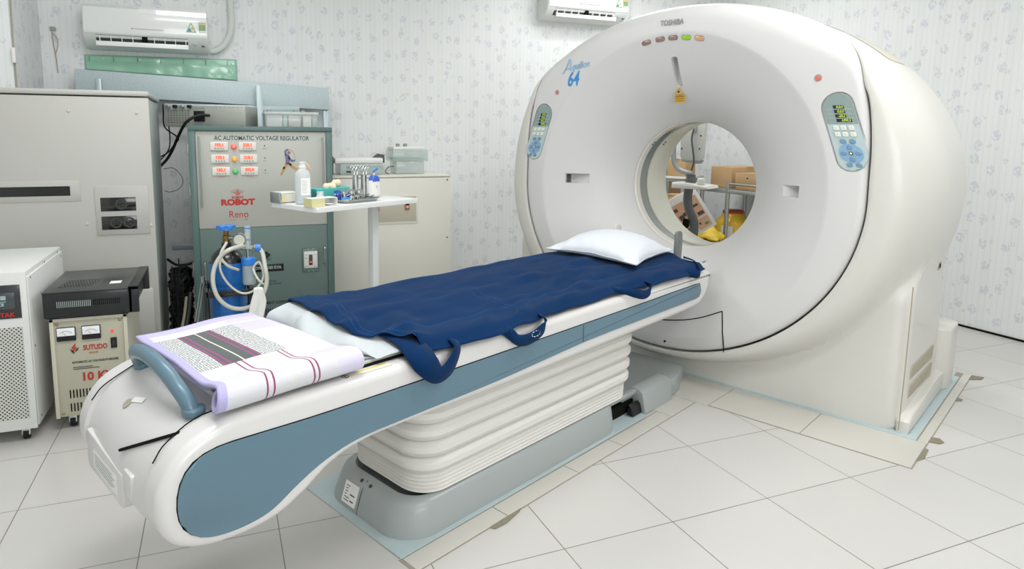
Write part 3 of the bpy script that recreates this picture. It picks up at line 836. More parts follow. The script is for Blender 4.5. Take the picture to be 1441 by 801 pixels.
# third
ribbon([(.262, 2.22, .676), (.306, 2.25, .664), (.334, 2.31, .646), (.340, 2.37, .632), (.338, 2.42, .642), (.322, 2.44, .662), (.275, 2.45, .672)],
       [(.01, .02, 0), (.01, .018, .004), (.004, .006, .017), (.002, .0, .019), (.004, -.006, .016), (.016, -.01, .004), (.016, -.016, 0)])
# head-end flap and strap
ribbon([(.16, 2.84, .685), (.25, 2.80, .674), (.306, 2.80, .666), (.336, 2.84, .650), (.332, 2.89, .650), (.27, 2.96, .684), (.19, 3.00, .690)],
       [(.0, .03, 0), (.004, .022, .0), (.004, .014, .012), (.004, .004, .02), (.006, -.012, .014), (.006, -.018, .004), (.01, -.02, 0)])
# white stitches on the second loop
for q in range(9):
    a = q/9*2*PI; obj('white_stitch', tube([(.3415, 1.655+.022*math.cos(a), .618+.010*math.sin(a)), (.3415, 1.655+.022*math.cos(a+.35), .618+.010*math.sin(a+.35))], .0012, 4, sm=1), M_paper, navy)

# pillow
def pillow():
    c = [(-.215, 2.41), (.208, 2.52), (.150, 2.97), (-.255, 2.88)]      # corners x,s: left tip, near tip, far right, far left
    vs = []; fs = []; n = 34; idx = {}
    def P(u, v):
        a = Vector((c[0][0]*(1-u)*(1-v)+c[1][0]*u*(1-v)+c[2][0]*u*v+c[3][0]*(1-u)*v, c[0][1]*(1-u)*(1-v)+c[1][1]*u*(1-v)+c[2][1]*u*v+c[3][1]*(1-u)*v))
        # pull sides in between the corners
        cu, cv = 4*u*(1-u), 4*v*(1-v)
        cen = Vector((-.03, 2.70)); e = (1-cu)*cv+(1-cv)*cu
        return a+(cen-a)*.10*e
    for side in (1, -1):
        for i in range(n+1):
            for j in range(n+1):
                u, v = i/n, j/n; p = P(u, v); b = (4*u*(1-u))**.55*(4*v*(1-v))**.5
                zb = pad_top(p.x, p.y)+.024
                edge = min(u, v, 1-u, 1-v)
                crease = .006*nz(u*5, v*5, 7)*(1-b)+.004*math.sin(u*40+v*6)*(edge < .12)*(edge/.12)
                z = zb+.022+(.082*b+crease if side > 0 else -.022*b**.4)
                idx[(side, i, j)] = len(vs) if not (side < 0 and (i in (0, n) or j in (0, n))) else idx[(1, i, j)]
                if idx[(side, i, j)] == len(vs): vs.append((p.x, p.y, z))
    for side in (1, -1):
        for i in range(n):
            for j in range(n): fs.append((idx[(side, i, j)], idx[(side, i+1, j)], idx[(side, i+1, j+1)], idx[(side, i, j+1)]))
    rim = [vs[idx[(1, i, 0)]] for i in range(n)]+[vs[idx[(1, n, j)]] for j in range(n)]+[vs[idx[(1, n-i, n)]] for i in range(n)]+[vs[idx[(1, 0, n-j)]] for j in range(n)]
    return vs, fs, rim
pv, pf, rim = pillow()
pil = lay(obj('pillow', (pv, pf), mat('pillow_cotton', '#d3d7dd', .75, sheen=.2, bump=.1, bscale=60), None, ang=80))
tag(pil, 'plump white pillow at the head end of the navy cover', 'pillow')
obj('piping', tube(rim, .0028, 6, closed=True, sm=0), M_sheet, pil)

# folded towel with the rolled near edge
def towel_mat():
    m = bpy.data.materials.new('checked_towel'); m.use_nodes = True; nt = m.node_tree; N = nt.nodes; L = nt.links
    b = N['Principled BSDF']; b.inputs['Roughness'].default_value = .9; b.inputs['Sheen Weight'].default_value = .2
    uv = N.new('ShaderNodeUVMap'); uv.uv_map = 'cloth'; sp = N.new('ShaderNodeSeparateXYZ'); L.new(uv.outputs[0], sp.inputs[0])
    U, V = sp.outputs['X'], sp.outputs['Y']     # U along couch 0..1, V across 0..1.6 (0 far edge)
    def mth(op, a, bb=None):
        n = N.new('ShaderNodeMath'); n.operation = op
        for i, v in enumerate((a, bb)):
            if v is None: continue
            if isinstance(v, (int, float)): n.inputs[i].default_value = v
            else: L.new(v, n.inputs[i])
        return n.outputs[0]
    def rng(x, a, c): return mth('MULTIPLY', mth('GREATER_THAN', x, a), mth('LESS_THAN', x, c))
    def mix(fac, a, col):
        n = N.new('ShaderNodeMix'); n.data_type = 'RGBA'; L.new(fac, n.inputs['Factor'])
        if isinstance(a, str): n.inputs['A'].default_value = srgb(a)
        else: L.new(a, n.inputs['A'])
        if isinstance(col, str): n.inputs['B'].default_value = srgb(col)
        else: L.new(col, n.inputs['B'])
        return n.outputs['Result']
    white = '#cfcfd3'
    w_ = mth('MULTIPLY', rng(V, -1, 9), 0); base = mix(w_, white, white)
    # speckled weave
    cb = N.new('ShaderNodeCombineXYZ'); L.new(mth('MULTIPLY', U, 60), cb.inputs[0]); L.new(mth('MULTIPLY', V, 75), cb.inputs[1])
    ck = N.new('ShaderNodeTexVoronoi'); ck.voronoi_dimensions = '2D'; ck.inputs['Scale'].default_value = 1; ck.inputs['Randomness'].default_value = .25; L.new(cb.outputs[0], ck.inputs['Vector'])
    speck = mth('LESS_THAN', ck.outputs['Distance'], .40)
    sc = mix(speck, '#dfe1df', '#6a7275')
    grp = rng(V, .13, .62)
    c = mix(mth('MULTIPLY', grp, rng(U, .06, .70)), base, sc)
    c = mix(mth('MULTIPLY', grp, rng(U, .22, .50)), c, '#46504f')
    for a in (.235, .275, .455, .495): c = mix(mth('MULTIPLY', grp, rng(U, a-.008, a+.008)), c, '#93336f')
    c = mix(mth('MULTIPLY', grp, rng(U, .36, .372)), c, '#ddd3c4')
    # lines continuing over the white near part
    low = rng(V, .62, 2)
    for a in (.30, .345, .62, .655): c = mix(mth('MULTIPLY', low, rng(U, a-.006, a+.006)), c, '#8c3a63')
    c = mix(mth('MULTIPLY', low, rng(U, .48, .488)), c, '#d9cfbd')
    # lilac borders
    c = mix(rng(V, -.1, .055), c, '#b9b2d6'); c = mix(mth('MULTIPLY', rng(V, .05, .30), rng(U, .70, 1.1)), c, '#c9c4dd')
    c = mix(rng(U, -.1, .06), c, '#b0aad4'); c = mix(mth('MULTIPLY', low, rng(U, .055, .085)), c, '#d0cfdc')
    c = mix(mth('MULTIPLY', low, rng(U, .80, 1.1)), c, '#cfcade')
    # white thread line
    thr = mth('ABSOLUTE', mth('SUBTRACT', V, .13)); c = mix(mth('MULTIPLY', mth('LESS_THAN', thr, .008), mth('GREATER_THAN', U, .05)), c, '#f0efec')
    n1 = N.new('ShaderNodeTexNoise'); n1.inputs['Scale'].default_value = 500; tc = N.new('ShaderNodeTexCoord'); L.new(tc.outputs['Object'], n1.inputs['Vector'])
    bp = N.new('ShaderNodeBump'); bp.inputs['Strength'].default_value = .4; bp.inputs['Distance'].default_value = .003; L.new(n1.outputs['Fac'], bp.inputs['Height']); L.new(bp.outputs['Normal'], b.inputs['Normal'])
    L.new(c, b.inputs['Base Color'])
    return m
def towel():
    nu, nv = 60, 110; vs = []; fs = []; uvs = []
    Rr = .0345
    for i in range(nu+1):
        u = i/nu
        for j in range(nv+1):
            v = j/nv*1.55
            s_far = .575+(.945-.575)*u; s_near = .575+(.985-.575)*u
            t_ = min(v/1.0, 1)
            s = s_far*(1-t_)+s_near*t_ - .012*u
            x0 = -.262-.02*u+.012*math.sin(u*7); xe = .284-.012*u
            # flat part V 0..0.85, then a roll downward spiralling inside
            if v < .85:
                x = x0+(xe-x0)*(v/.85); z = .698+.006*math.sin(v*4.2)*(1-u*.3)+.0035*nz(s*6, x*8, 2)+.006*math.exp(-(v/.05)**2)
                z = z*(1-sstep(.7, .85, v))+.7135*sstep(.7, .85, v)
            else:
                a = (v-.85)/.70*2*PI*1.35; rr = Rr*(1-.42*(v-.85)/.70)*(1+.03*math.sin(u*9))
                cx_, cz_ = xe, .680
                x = cx_+rr*math.sin(a); z = cz_+rr*math.cos(a)
                x += 0; z = max(z, .6445)
                s += -.012*math.sin(a*.7)*(1-u)
            vs.append((x, s, z)); uvs.append((u, v))
    for i in range(nu):
        for j in range(nv): a = i*(nv+1)+j; fs.append((a, a+1, a+nv+2, a+nv+1))
    me_ = bpy.data.meshes.new('towel'); me_.from_pydata(vs, [], fs); uvl = me_.uv_layers.new(name='cloth')
    for l in me_.loops: uvl.data[l.index].uv = uvs[l.vertex_index]
    me_.polygons.foreach_set('use_smooth', [True]*len(me_.polygons)); me_.materials.append(towel_mat())
    o = bpy.data.objects.new('towel', me_); C.objects.link(o)
    md = o.modifiers.new('s', 'SOLIDIFY'); md.thickness = .008; md.offset = -1
    return o
tw = lay(towel())
tag(tw, 'folded lilac bordered towel with a dark grey panel and rolled near edge', 'towel')
# under-fold of the towel (second layer)
def underfold(u, v):
    x, s = -.255+.44*v, .592+.345*u
    return (x+.006*math.sin(u*11), s+.006*math.sin(v*13), .676+.004*math.sin(v*9+u*3))
uf = cloth('under_fold', clothgrid(underfold, 20, 26), mat('lilac_terry', '#b5afd6', .9, sheen=.2, bump=.4, bscale=500), tw, thick=.022, off=0, label='lilac lower layer of the folded towel')

# head rest bracket at the head end of the couch
hb = thing('head_bracket', 'grey upright head holder bracket standing behind the white pillow', 'bracket', W(3.065, 0, .662), RZ)
poly = [(-.36, .0), (-.37, .16), (-.352, .165), (-.33, .03), (-.25, -.01)]
def upr(x0, m, lab, lean):
    b_ = prism([(-.03, .0), (.03, .0), (.034, .10), (.028, .135), (.016, .145), (-.016, .145), (-.026, .13)], x0-.009, x0+.009, 'yz', bev=.004)
    o = obj('side_plate', b_, m, hb, label=lab); return o
upr(.125, mat('dark_grey_plastic', '#6e7371', .4, coat=.3), 'dark grey side plate', .12)
upr(-.235, M_gantry, 'cream side plate', -.12)
obj('cradle', prism([(-.235, .0), (.125, .0), (.125, .014), (.05, .006), (-.16, .006), (-.235, .014)], -.03, .03, 'xz', bev=.001), M_grey, hb)

# ------------------------------------------------------------------ tall cabinet on the left
M_cab = mat('cabinet_greige', '#b7b6b0', .45, var=.03, vscale=2); M_cabside = mat('cabinet_side_grey', '#a9b3ac', .4, coat=.1)
M_groove = mat('groove_grey', '#6d6b62', .7); M_glassdark = mat('dark_window', '#141614', .15, coat=.6)
T = thing('equipment_cabinet', 'tall greige equipment cabinet at the left edge with dark slot windows', 'cabinet', (-.78, 4.30, 0))
def L3(x, y, z): return (x+.78, y-4.30, z)
def lbox(x0, x1, y0, y1, z0, z1, bev=0, **k): return box(x0+.78, x1+.78, y0-4.3, y1-4.3, z0, z1, bev, **k)
obj('body', lbox(-1.30, -.345, 3.93, 4.60, .03, 1.475, .004), M_cabside, T)
obj('front_panel', lbox(-1.30, -.338, 3.90, 3.935, .03, 1.478, .006), M_cab, T)
obj('top_cap', lbox(-1.305, -.335, 3.895, 4.61, 1.484, 1.512, .008), M_cab, T)
obj('lower_panel', lbox(-1.30, -.362, 3.868, 3.905, .03, .428, .014), M_cab, T)
obj('vent_slot', lbox(-1.25, -.738, 3.897, 3.903, .955, 1.006), M_glassdark, T, label='long black slot window')
fr = obj('slot_frame', lbox(-1.30, -.69, 3.8975, 3.9005, .925, 1.035, .001), M_cab, T)
wf = obj('window_frame', lbox(-.625, -.365, 3.895, 3.902, .735, 1.00, .002), M_cab, T)
for z0, z1 in ((.866, .94), (.765, .838)):
    f1 = obj('dark_window', lbox(-.600, -.428, 3.893, 3.897, z0, z1, .001), M_glassdark, T)
    for xx in ((-.50,) if z0 > .8 else (-.53, -.465)):
        zz = (z0+z1)/2
        obj('fan_grille', lathe([(.020, 0), (.030, 0), (.030, .0015), (.020, .0015), (.020, 0)], 24, M=Matrix.Translation(L3(xx, 3.893, zz)) @ Matrix.Rotation(PI/2, 4, 'X')), mat('fan_grey', '#343733', .5), f1)
        for a in (0, PI/2): obj('fan_spoke', box(-.020, .020, -.001, 0, -.003, .003, M=Matrix.Translation(L3(xx, 3.8925, zz)) @ Matrix.Rotation(a+.7, 4, 'Y')), MATS['fan_grey'], f1)
for x, z in ((-.72, 1.40), (-.40, 1.395), (-.67, .80), (-.36, .78), (-1.05, 1.40)):
    obj('panel_stud', lathe([(0, .004), (.006, .003), (.009, 0)], 16, M=Matrix.Translation(L3(x, 3.90, z)) @ Matrix.Rotation(PI/2, 4, 'X')), mat('stud_cream', '#c1bdad', .5), T)
obj('plinth', lbox(-1.28, -.36, 3.95, 4.58, 0, .035), M_dark, T)

# white perforated UPS
M_ups = mat('ups_white', '#d6d8d4', .42, coat=.1)
U = thing('ups_cabinet', 'white wheeled UPS cabinet with perforated front and red lettered display', 'power supply', (-.97, 3.33, 0))
def u_(x, y, z): return (x+.97, y-3.33, z)
def ub(x0, x1, y0, y1, z0, z1, bev=0): return box(x0+.97, x1+.97, y0-3.33, y1-3.33, z0, z1, bev)
obj('case', ub(-1.19, -.752, 3.004, 3.655, .06, .722, .004), M_ups, U)
obj('side_panel', ub(-.753, -.746, 3.02, 3.65, .064, .700, .001), M_ups, U)
obj('front_frame', ub(-1.19, -.748, 2.998, 3.01, .058, .726, .004), M_ups, U)
def perf_mat():
    m = bpy.data.materials.new('perforated_sheet'); m.use_nodes = True; nt = m.node_tree; N = nt.nodes; L = nt.links
    b = N['Principled BSDF']; b.inputs['Roughness'].default_value = .5
    tc = N.new('ShaderNodeTexCoord'); mp = N.new('ShaderNodeMapping'); mp.inputs['Scale'].default_value = (125, 1, 125); L.new(tc.outputs['Object'], mp.inputs[0])
    sp = N.new('ShaderNodeSeparateXYZ'); L.new(mp.outputs[0], sp.inputs[0])
    def mth(op, a, bb=None):
        n = N.new('ShaderNodeMath'); n.operation = op
        for i, v in enumerate((a, bb)):
            if v is None: continue
            if isinstance(v, (int, float)): n.inputs[i].default_value = v
            else: L.new(v, n.inputs[i])
        return n.outputs[0]
    p = mth('PINGPONG', mth('ADD', sp.outputs[0], sp.outputs[2]), 1.0); q = mth('PINGPONG', mth('SUBTRACT', sp.outputs[0], sp.outputs[2]), 1.0)
    hole = mth('MULTIPLY', mth('GREATER_THAN', p, .46), mth('GREATER_THAN', q, .46))
    mx = N.new('ShaderNodeMix'); mx.data_type = 'RGBA'; mx.inputs['A'].default_value = srgb('#c9cac3'); mx.inputs['B'].default_value = srgb('#3d3c36')
    L.new(hole, mx.inputs['Factor']); L.new(mx.outputs['Result'], b.inputs['Base Color'])
    return m
obj('perforated_panel', ub(-1.15, -.772, 2.9965, 2.999, .107, .498), perf_mat(), U)
dp = obj('display_panel', ub(-1.05, -.770, 2.994, 2.9985, .536, .675, .002), mat('display_black', '#25292a', .3, coat=.4), U)
obj('display_screen', ub(-1.03, -.790, 2.9925, 2.9945, .575, .645, .002), mat('display_grey', '#3b4547', .25, coat=.5), dp)
M_ico = mat('display_icons', '#9fb0b0', .5)
for x0, x1, z0, z1 in ((-.885, -.871, .615, .631), (-.865, -.845, .615, .635), (-.838, -.82, .615, .632), (-.88, -.82, .606, .609), (-.87, -.828, .590, .603), (-.853, -.843, .578, .586)):
    obj('icon', ub(x0, x1, 2.9915, 2.9928, z0, z1), M_ico, dp)
obj('icon', ub(-.862, -.836, 2.9910, 2.9920, .593, .600), MATS['display_grey'], dp)
text('SANTAK', .026, u_(-.843, 2.9925, .552), mat('red_letters', '#b52a2a', .4, emit=.2), dp, bold=.0006)
M_screw = mat('screw_dark', '#5d5b52', .4, metal=.6)
for y, z in ((3.06, .69), (3.30, .71), (3.55, .712), (3.62, .68), (3.06, .09), (3.05, .40)):
    obj('screw', lathe([(0, .002), (.004, .0015), (.005, 0)], 10, M=Matrix.Translation(u_(-.746, y, z)) @ Matrix.Rotation(PI/2, 4, 'Y')), M_screw, U)
def caster(x, y, z, par, r=.026, hub='#9b9a93'):
    c = obj('caster', cyl((x, y, z+r), r, .022, 'x', n=20), M_rubber, par)
    obj('caster_hub', cyl((x, y, z+r), r*.5, .026, 'x', n=14), mat('caster_hub_grey', hub, .4, metal=.3), c)
    obj('caster_fork', prism([(y-.022, z+r), (y+.02, z+r*2.2), (y+.018, z+r*2.6), (y-.012, z+r*2.6)], x-.016, x+.016, 'yz', bev=.002), M_steelb, c)
    return c
for x in (-.80, -1.13):
    for y in (3.05, 3.60): caster(x+.97, y-3.33, 0, U, .024)

# stabiliser with black box on top
M_ivory = mat('ivory_metal', '#c7c4b3', .45, var=.04, vscale=6)
A_ = thing('voltage_stabiliser', 'ivory wheeled voltage stabiliser box with two white dials under a black box', 'voltage stabiliser', (-.545, 3.27, 0))
def a_(x, y, z): return (x+.545, y-3.27, z)
def ab(x0, x1, y0, y1, z0, z1, bev=0): return box(x0+.545, x1+.545, y0-3.27, y1-3.27, z0, z1, bev)
obj('case', ab(-.692, -.400, 3.066, 3.50, .064, .504, .003), M_ivory, A_)
obj('front_panel', ab(-.680, -.412, 3.060, 3.068, .070, .492, .002), mat('panel_khaki', '#b6b3a0', .5), A_)
obj('front_frame', ab(-.692, -.676, 3.052, 3.07, .064, .504, .002), M_ivory, A_)
obj('front_frame', ab(-.414, -.398, 3.052, 3.07, .064, .504, .002), M_ivory, A_); obj('front_frame', ab(-.692, -.398, 3.052, 3.07, .490, .504, .002), M_ivory, A_)
for x in (-.632, -.538):
    d = obj('dial_meter', ab(x-.036, x+.036, 3.050, 3.060, .405, .465, .003), M_black, A_)
    obj('dial_face', ab(x-.033, x+.033, 3.0485, 3.0505, .428, .463, .001), mat('dial_white', '#e6e9ea', .3, emit=.12), d)
    obj('dial_scale', tube([a_(x-.022, 3.048, .440), a_(x-.01, 3.048, .449), a_(x+.01, 3.048, .449), a_(x+.022, 3.048, .440)], .0007, 5, sm=4), M_darkprint, d)
    obj('needle', tube([a_(x, 3.048, .430), a_(x-.012, 3.048, .447)], .0006, 5, sm=1), M_red, d)
obj('power_lamp', lathe([(0, .006), (.005, .005), (.007, 0)], 16, M=Matrix.Translation(a_(-.459, 3.060, .430)) @ Matrix.Rotation(PI/2, 4, 'X')), mat('lamp_red_lit', '#e8452c', .3, emit=1.2), A_)
rs = obj('rocker_switch', ab(-.467, -.443, 3.054, 3.060, .355, .402, .002), M_black, A_)
obj('rocker', ab(-.461, -.449, 3.050, 3.056, .366, .392, .002), mat('rocker_dark', '#2c2d2b', .3), rs)
text('SUTUDO', .031, a_(-.527, 3.0585, .366), M_red, A_, bold=.0008, sx=.74)
text('AVR-08', .011, a_(-.536, 3.0585, .343), mat('orange_print', '#c06a3c', .5), A_)
M_logo_red = mat('logo_red', '#c0392e', .5)
obj('bolt_logo', prism([(-.618+.545, .372), (-.600+.545, .392), (-.603+.545, .372), (-.596+.545, .372), (-.616+.545, .345), (-.611+.545, .364)], 3.0575-3.27, 3.0595-3.27, 'xz'), M_logo_red, A_)
obj('bolt_logo', prism([(-.623+.545, .366), (-.618+.545, .355), (-.607+.545, .344), (-.612+.545, .360)], 3.0575-3.27, 3.0595-3.27, 'xz'), M_darkprint, A_)
obj('bolt_logo', prism([(-.590+.545, .372), (-.593+.545, .360), (-.606+.545, .350), (-.600+.545, .364)], 3.0575-3.27, 3.0595-3.27, 'xz'), M_darkprint, A_)
text('AUTOMATIC AC VOLTAGE STABILIZER', .0125, a_(-.530, 3.0585, .305), M_darkprint, A_, sx=.82, bold=.0002)
for q, w_ in ((0, .075), (1, .10)): obj('print_line', ab(-.616, -.616+w_, 3.0580, 3.0595, .282-q*.008, .2845-q*.008), M_darkprint, A_)
text('10 KVA', .050, a_(-.510, 3.0585, .236), M_red, A_, bold=.0016, sx=1.0)
for row, z in ((0, .166), (1, .106)):
    for i in range(17):
        obj('vent_slot', ab(-.636+i*.0125, -.6315+i*.0125, 3.0580, 3.0605, z-.018, z+.018), M_dark, A_)
for x in (-.665, -.428):
    for z in (.478, .082): obj('screw', lathe([(0, .003), (.005, .002), (.007, 0)], 12, M=Matrix.Translation(a_(x, 3.060, z)) @ Matrix.Rotation(PI/2, 4, 'X')), mat('brass_screw', '#a3916a', .35, metal=.7), A_)
for x in (-.64, -.45):
    for y in (3.12, 3.45): caster(x+.545, y-3.27, 0, A_, .025)
# black box
Bx = thing('black_power_box', 'black metal inverter box with vent slots lying on the ivory stabiliser', 'power box', (-.545, 3.27, .504))
def bb(x0, x1, y0, y1, z0, z1, bev=0): return box(x0+.545, x1+.545, y0-3.27, y1-3.27, z0-.504, z1-.504, bev)
M_blk = mat('black_painted_metal', '#1a1d1f', .4, coat=.15); M_blktop = mat('black_lid', '#2f3433', .35, coat=.2)
obj('case', bb(-.705, -.385, 3.035, 3.50, .512, .618, .003), M_blk, Bx)
obj('lid', bb(-.707, -.383, 3.033, 3.50, .618, .624, .002), M_blktop, Bx)
fl = obj('face_plate', bb(-.383, -.372, 3.035, 3.50, .514, .618, .001), mat('face_grey', '#4b5050', .35, coat=.2), Bx)
for y0, y1 in ((3.035, 3.05), (3.485, 3.50)): obj('handle_lip', bb(-.386, -.345, y0, y1, .512, .626, .002), M_blk, Bx)
obj('handle_lip', bb(-.386, -.345, 3.035, 3.50, .612, .626, .002), M_blk, Bx)
obj('sticker', bb(-.470, -.425, 3.14, 3.19, .624, .6246), M_paper, Bx)
for y0, c_ in ((3.10, '#8f9a9c'), (3.25, '#5d6a72')): obj('face_label', bb(-.373, -.3705, y0, y0+.07, .54, .59), mat('face_label_%s' % c_[1:], c_, .4), fl)
for i in range(18): obj('vent_slot', bb(-.655+i*.0072, -.6515+i*.0072, 3.033, 3.0365, .556, .582), mat('vent_light', '#8b9692', .5) if i > -1 else M_dark, Bx)
for i in range(14):
    for z in (.558, .572): obj('vent_slot', bb(-.52+i*.0075, -.5165+i*.0075, 3.0335, 3.0365, z, z+.010), M_dark, Bx)
for r_ in range(5):
    for i in range(12): obj('lid_hole', cyl((-.66+.545+i*.011+r_*.004, 3.13+r_*.03-3.27, .6245-.504), .0032, .0012, n=8), M_dark, Bx)
for x in (-.69, -.40):
    for y in (3.06, 3.47): obj('rubber_foot', cyl((x+.545, y-3.27, .0052), .010, .009, n=12), M_rubber, Bx)

# ------------------------------------------------------------------ AC voltage regulator
M_reg = mat('regulator_beige', '#b4b5ad', .45, var=.02, vscale=2); M_regteal = mat('regulator_teal', '#627570', .45, var=.03, vscale=2); M_regframe = mat('regulator_frame', '#566e6a', .4, coat=.1)
RX, RY = .26, 4.45
R = thing('voltage_regulator', 'tall beige and teal AC automatic voltage regulator cabinet with red lettering', 'voltage regulator', (RX, RY, 0))
def rb(x0, x1, y0, y1, z0, z1, bev=0): return box(x0-RX, x1-RX, y0-RY, y1-RY, z0, z1, bev)
def r_(x, y, z): return (x-RX, y-RY, z)
obj('case', rb(-.150, .672, 4.10, 4.80, .085, 1.325, .003), M_regframe, R)
obj('plinth', rb(-.12, .64, 4.14, 4.78, 0, .09), M_dark, R)
obj('top_frame', rb(-.157, .680, 4.070, 4.82, 1.305, 1.333, .003), M_regframe, R)
for x0, x1 in ((-.157, -.118), (.640, .680)): obj('frame_post', rb(x0, x1, 4.075, 4.11, .085, 1.31, .003), M_regframe, R)
up_ = obj('upper_door', rb(-.117, .640, 4.083, 4.105, .722, 1.303, .002), M_reg, R)
lo_ = obj('lower_door', rb(-.117, .640, 4.083, 4.105, .09, .720, .002), M_regteal, R)
text('AC AUTOMATIC VOLTAGE REGULATOR', .0365, r_(.262, 4.0825, 1.262), M_navyprint, up_, sx=.83, bold=.0006)
M_meter = mat('meter_white', '#dcdcd6', .4); M_segred = mat('meter_segments', '#f0503a', .4, emit=.9); M_segback = mat('meter_window', '#e8b9a8', .4, emit=.25)
for i, (z, lc) in enumerate(((1.215, '#e8705e'), (1.140, '#e3a24e'), (1.066, '#4fae6a'))):
    for j, x in enumerate((.012, .173)):
        x += .003*i
        d = obj('panel_meter', rb(x-.050, x+.050, 4.076, 4.084, z-.025, z+.025, .002), M_meter, R)
        obj('meter_window', rb(x-.030, x+.030, 4.0750, 4.0765, z-.006, z+.018), M_segback, d)
        text((('193.1', '220.1'), ('170.1', '218.1'), ('183.1', '392.0'))[i][j], .026, r_(x, 4.0748, z+.006), M_segred, d, bold=.0012, ext=.0003, name='digits', sx=.9)
        for q in range(4): obj('meter_button', rb(x-.026+q*.015, x-.018+q*.015, 4.0745, 4.0765, z-.018, z-.011), mat('button_olive', '#8f9a72', .5), d)
        text(('CURRENT', 'VOLTAGE')[j], .009, r_(x, 4.0828, z-.034), MATS['orange_print'], R)
    obj('signal_lamp', lathe([(0, .016), (.010, .015), (.014, .010), (.015, .004), (.018, .003), (.018, 0)], 20, M=Matrix.Translation(r_(.094+.002*i, 4.083, z-.003)) @ Matrix.Rotation(PI/2, 4, 'X')), mat('signal_%d' % i, lc, .3, coat=.5, emit=.35), R, label=('red', 'amber', 'green')[i]+' signal lamp')
    obj('key_dot', rb(.268, .274, 4.082, 4.084, z, z+.006), M_dark, R); obj('print_line', rb(.259, .283, 4.0822, 4.084, z-.016, z-.0135), mat('grey_print3', '#86867c', .5), R)
text('ROBOT', .020, r_(.106, 4.0825, .906), M_red, up_, bold=.0008, name='lettering')
text('ROBOT', .048, r_(.106, 4.0825, .876), M_red, up_, bold=.0030, sx=1.18)
text('Reno', .060, r_(.108, 4.0825, .802), M_red, up_, sx=.9)
for q, x in ((0, .07), (1, .15)): text(('INNOVATIVE', 'SERIES')[q], .0075, r_(x, 4.0825, .770), MATS['orange_print'], up_)
obj('rays_logo', prism([(.094-RX, .92), (.118-RX, .92), (.106-RX, .965)], 4.081-RY, 4.0828-RY, 'xz'), mat('logo_rays', '#b4705a', .5), up_)
for a in (-.9, -.6, -.3, .3, .6, .9): obj('ray', tube([r_(.106+.012*math.sin(a), 4.082, .922+.012*math.cos(a)), r_(.106+.050*math.sin(a), 4.082, .918+.040*math.cos(a))], .0008, 4, sm=1), M_red, up_)
# dancer emblem: plain sprinting figure in blue, violet and ochre
M_fig = [mat('figure_slate', '#6d6b8d', .6), mat('figure_ochre', '#b7955a', .6), mat('figure_brick', '#a06a5c', .6)]
def epoly(name, pts, m, par): return obj(name, prism([(p-RX, q) for p, q in pts], 4.0808-RY, 4.0828-RY, 'xz'), m, par)
E_ = epoly('runner_emblem', [(.388, 1.166), (.400, 1.170), (.414, 1.160), (.421, 1.135), (.410, 1.106), (.392, 1.106), (.394, 1.135)], M_fig[0], up_)
epoly('emblem_limb', [(.392, 1.110), (.409, 1.108), (.390, 1.072), (.368, 1.038), (.359, 1.038), (.372, 1.075)], M_fig[1], E_)
epoly('emblem_limb', [(.379, 1.088), (.391, 1.088), (.384, 1.074), (.374, 1.076)], M_fig[2], E_)
epoly('emblem_limb', [(.402, 1.104), (.412, 1.118), (.442, 1.093), (.472, 1.070), (.468, 1.062), (.436, 1.076)], M_fig[1], E_)
epoly('emblem_limb', [(.412, 1.103), (.416, 1.115), (.430, 1.103), (.426, 1.093)], M_fig[0], E_)
epoly('emblem_limb', [(.390, 1.160), (.398, 1.164), (.399, 1.184), (.414, 1.192), (.412, 1.199), (.396, 1.196), (.387, 1.185)], M_fig[0], E_)
epoly('emblem_limb', [(.410, 1.160), (.418, 1.150), (.428, 1.134), (.444, 1.130), (.449, 1.138), (.452, 1.128), (.444, 1.118), (.424, 1.122), (.410, 1.140)], M_fig[0], E_)
obj('emblem_head', prism([(.414+.0095*math.cos(i*PI/8)-RX, 1.176+.0095*math.sin(i*PI/8)) for i in range(16)], 4.0808-RY, 4.0828-RY, 'xz'), M_fig[2], E_)
obj('emblem_arc', tube([(p-RX, 4.0822-RY, q) for p, q in ((.418, 1.196), (.437, 1.184), (.447, 1.16), (.449, 1.14))], .0014, 5, sm=4), M_fig[1], E_)
def handle(x, z0, z1, par=R):
    h = obj('door_handle', tube([r_(x, 4.083, z0), r_(x, 4.062, z0+.006), r_(x, 4.056, z0+.02), r_(x, 4.056, z1-.02), r_(x, 4.062, z1-.006), r_(x, 4.083, z1)], .0055, 8, sm=3), M_steelb, par, label='slim steel handle')
handle(-.097, .862, 1.262); handle(.618, .92, 1.262); handle(-.095, .40, .525); handle(.617, .47, .58)
# breaker
br = obj('breaker_frame', rb(.478, .580, 4.077, 4.084, .42, .572, .006), M_regteal, R)
obj('breaker', rb(.488, .572, 4.070, 4.080, .445, .552, .003), mat('breaker_face', '#d4d6d1', .4), br)
obj('breaker_toggle', rb(.518, .540, 4.064, 4.072, .465, .532, .002), mat('toggle_dark', '#46413c', .4), br)
obj('toggle_light', rb(.522, .536, 4.062, 4.066, .480, .490), mat('toggle_red', '#e2603c', .4, emit=.5), br)
for x0, x1, z0, z1 in ((.492, .510, .508, .512), (.492, .512, .53, .533), (.548, .568, .455, .457), (.492, .512, .455, .458), (.548, .568, .53, .532)): obj('print_line', rb(x0, x1, 4.0690, 4.0705, z0, z1), mat('grey_print3', '#86867c', .5), br)
for x in (.515, .545):
    for z in (.425, .566): obj('screw', lathe([(0, .002), (.003, .001), (.004, 0)], 8, M=Matrix.Translation(r_(x, 4.077, z)) @ Matrix.Rotation(PI/2, 4, 'X')), M_steelb, br)
em = obj('emblem_plate', rb(.236, .288, 4.0815, 4.084, .506, .566, .001), mat('emblem_green', '#647870', .5), R)
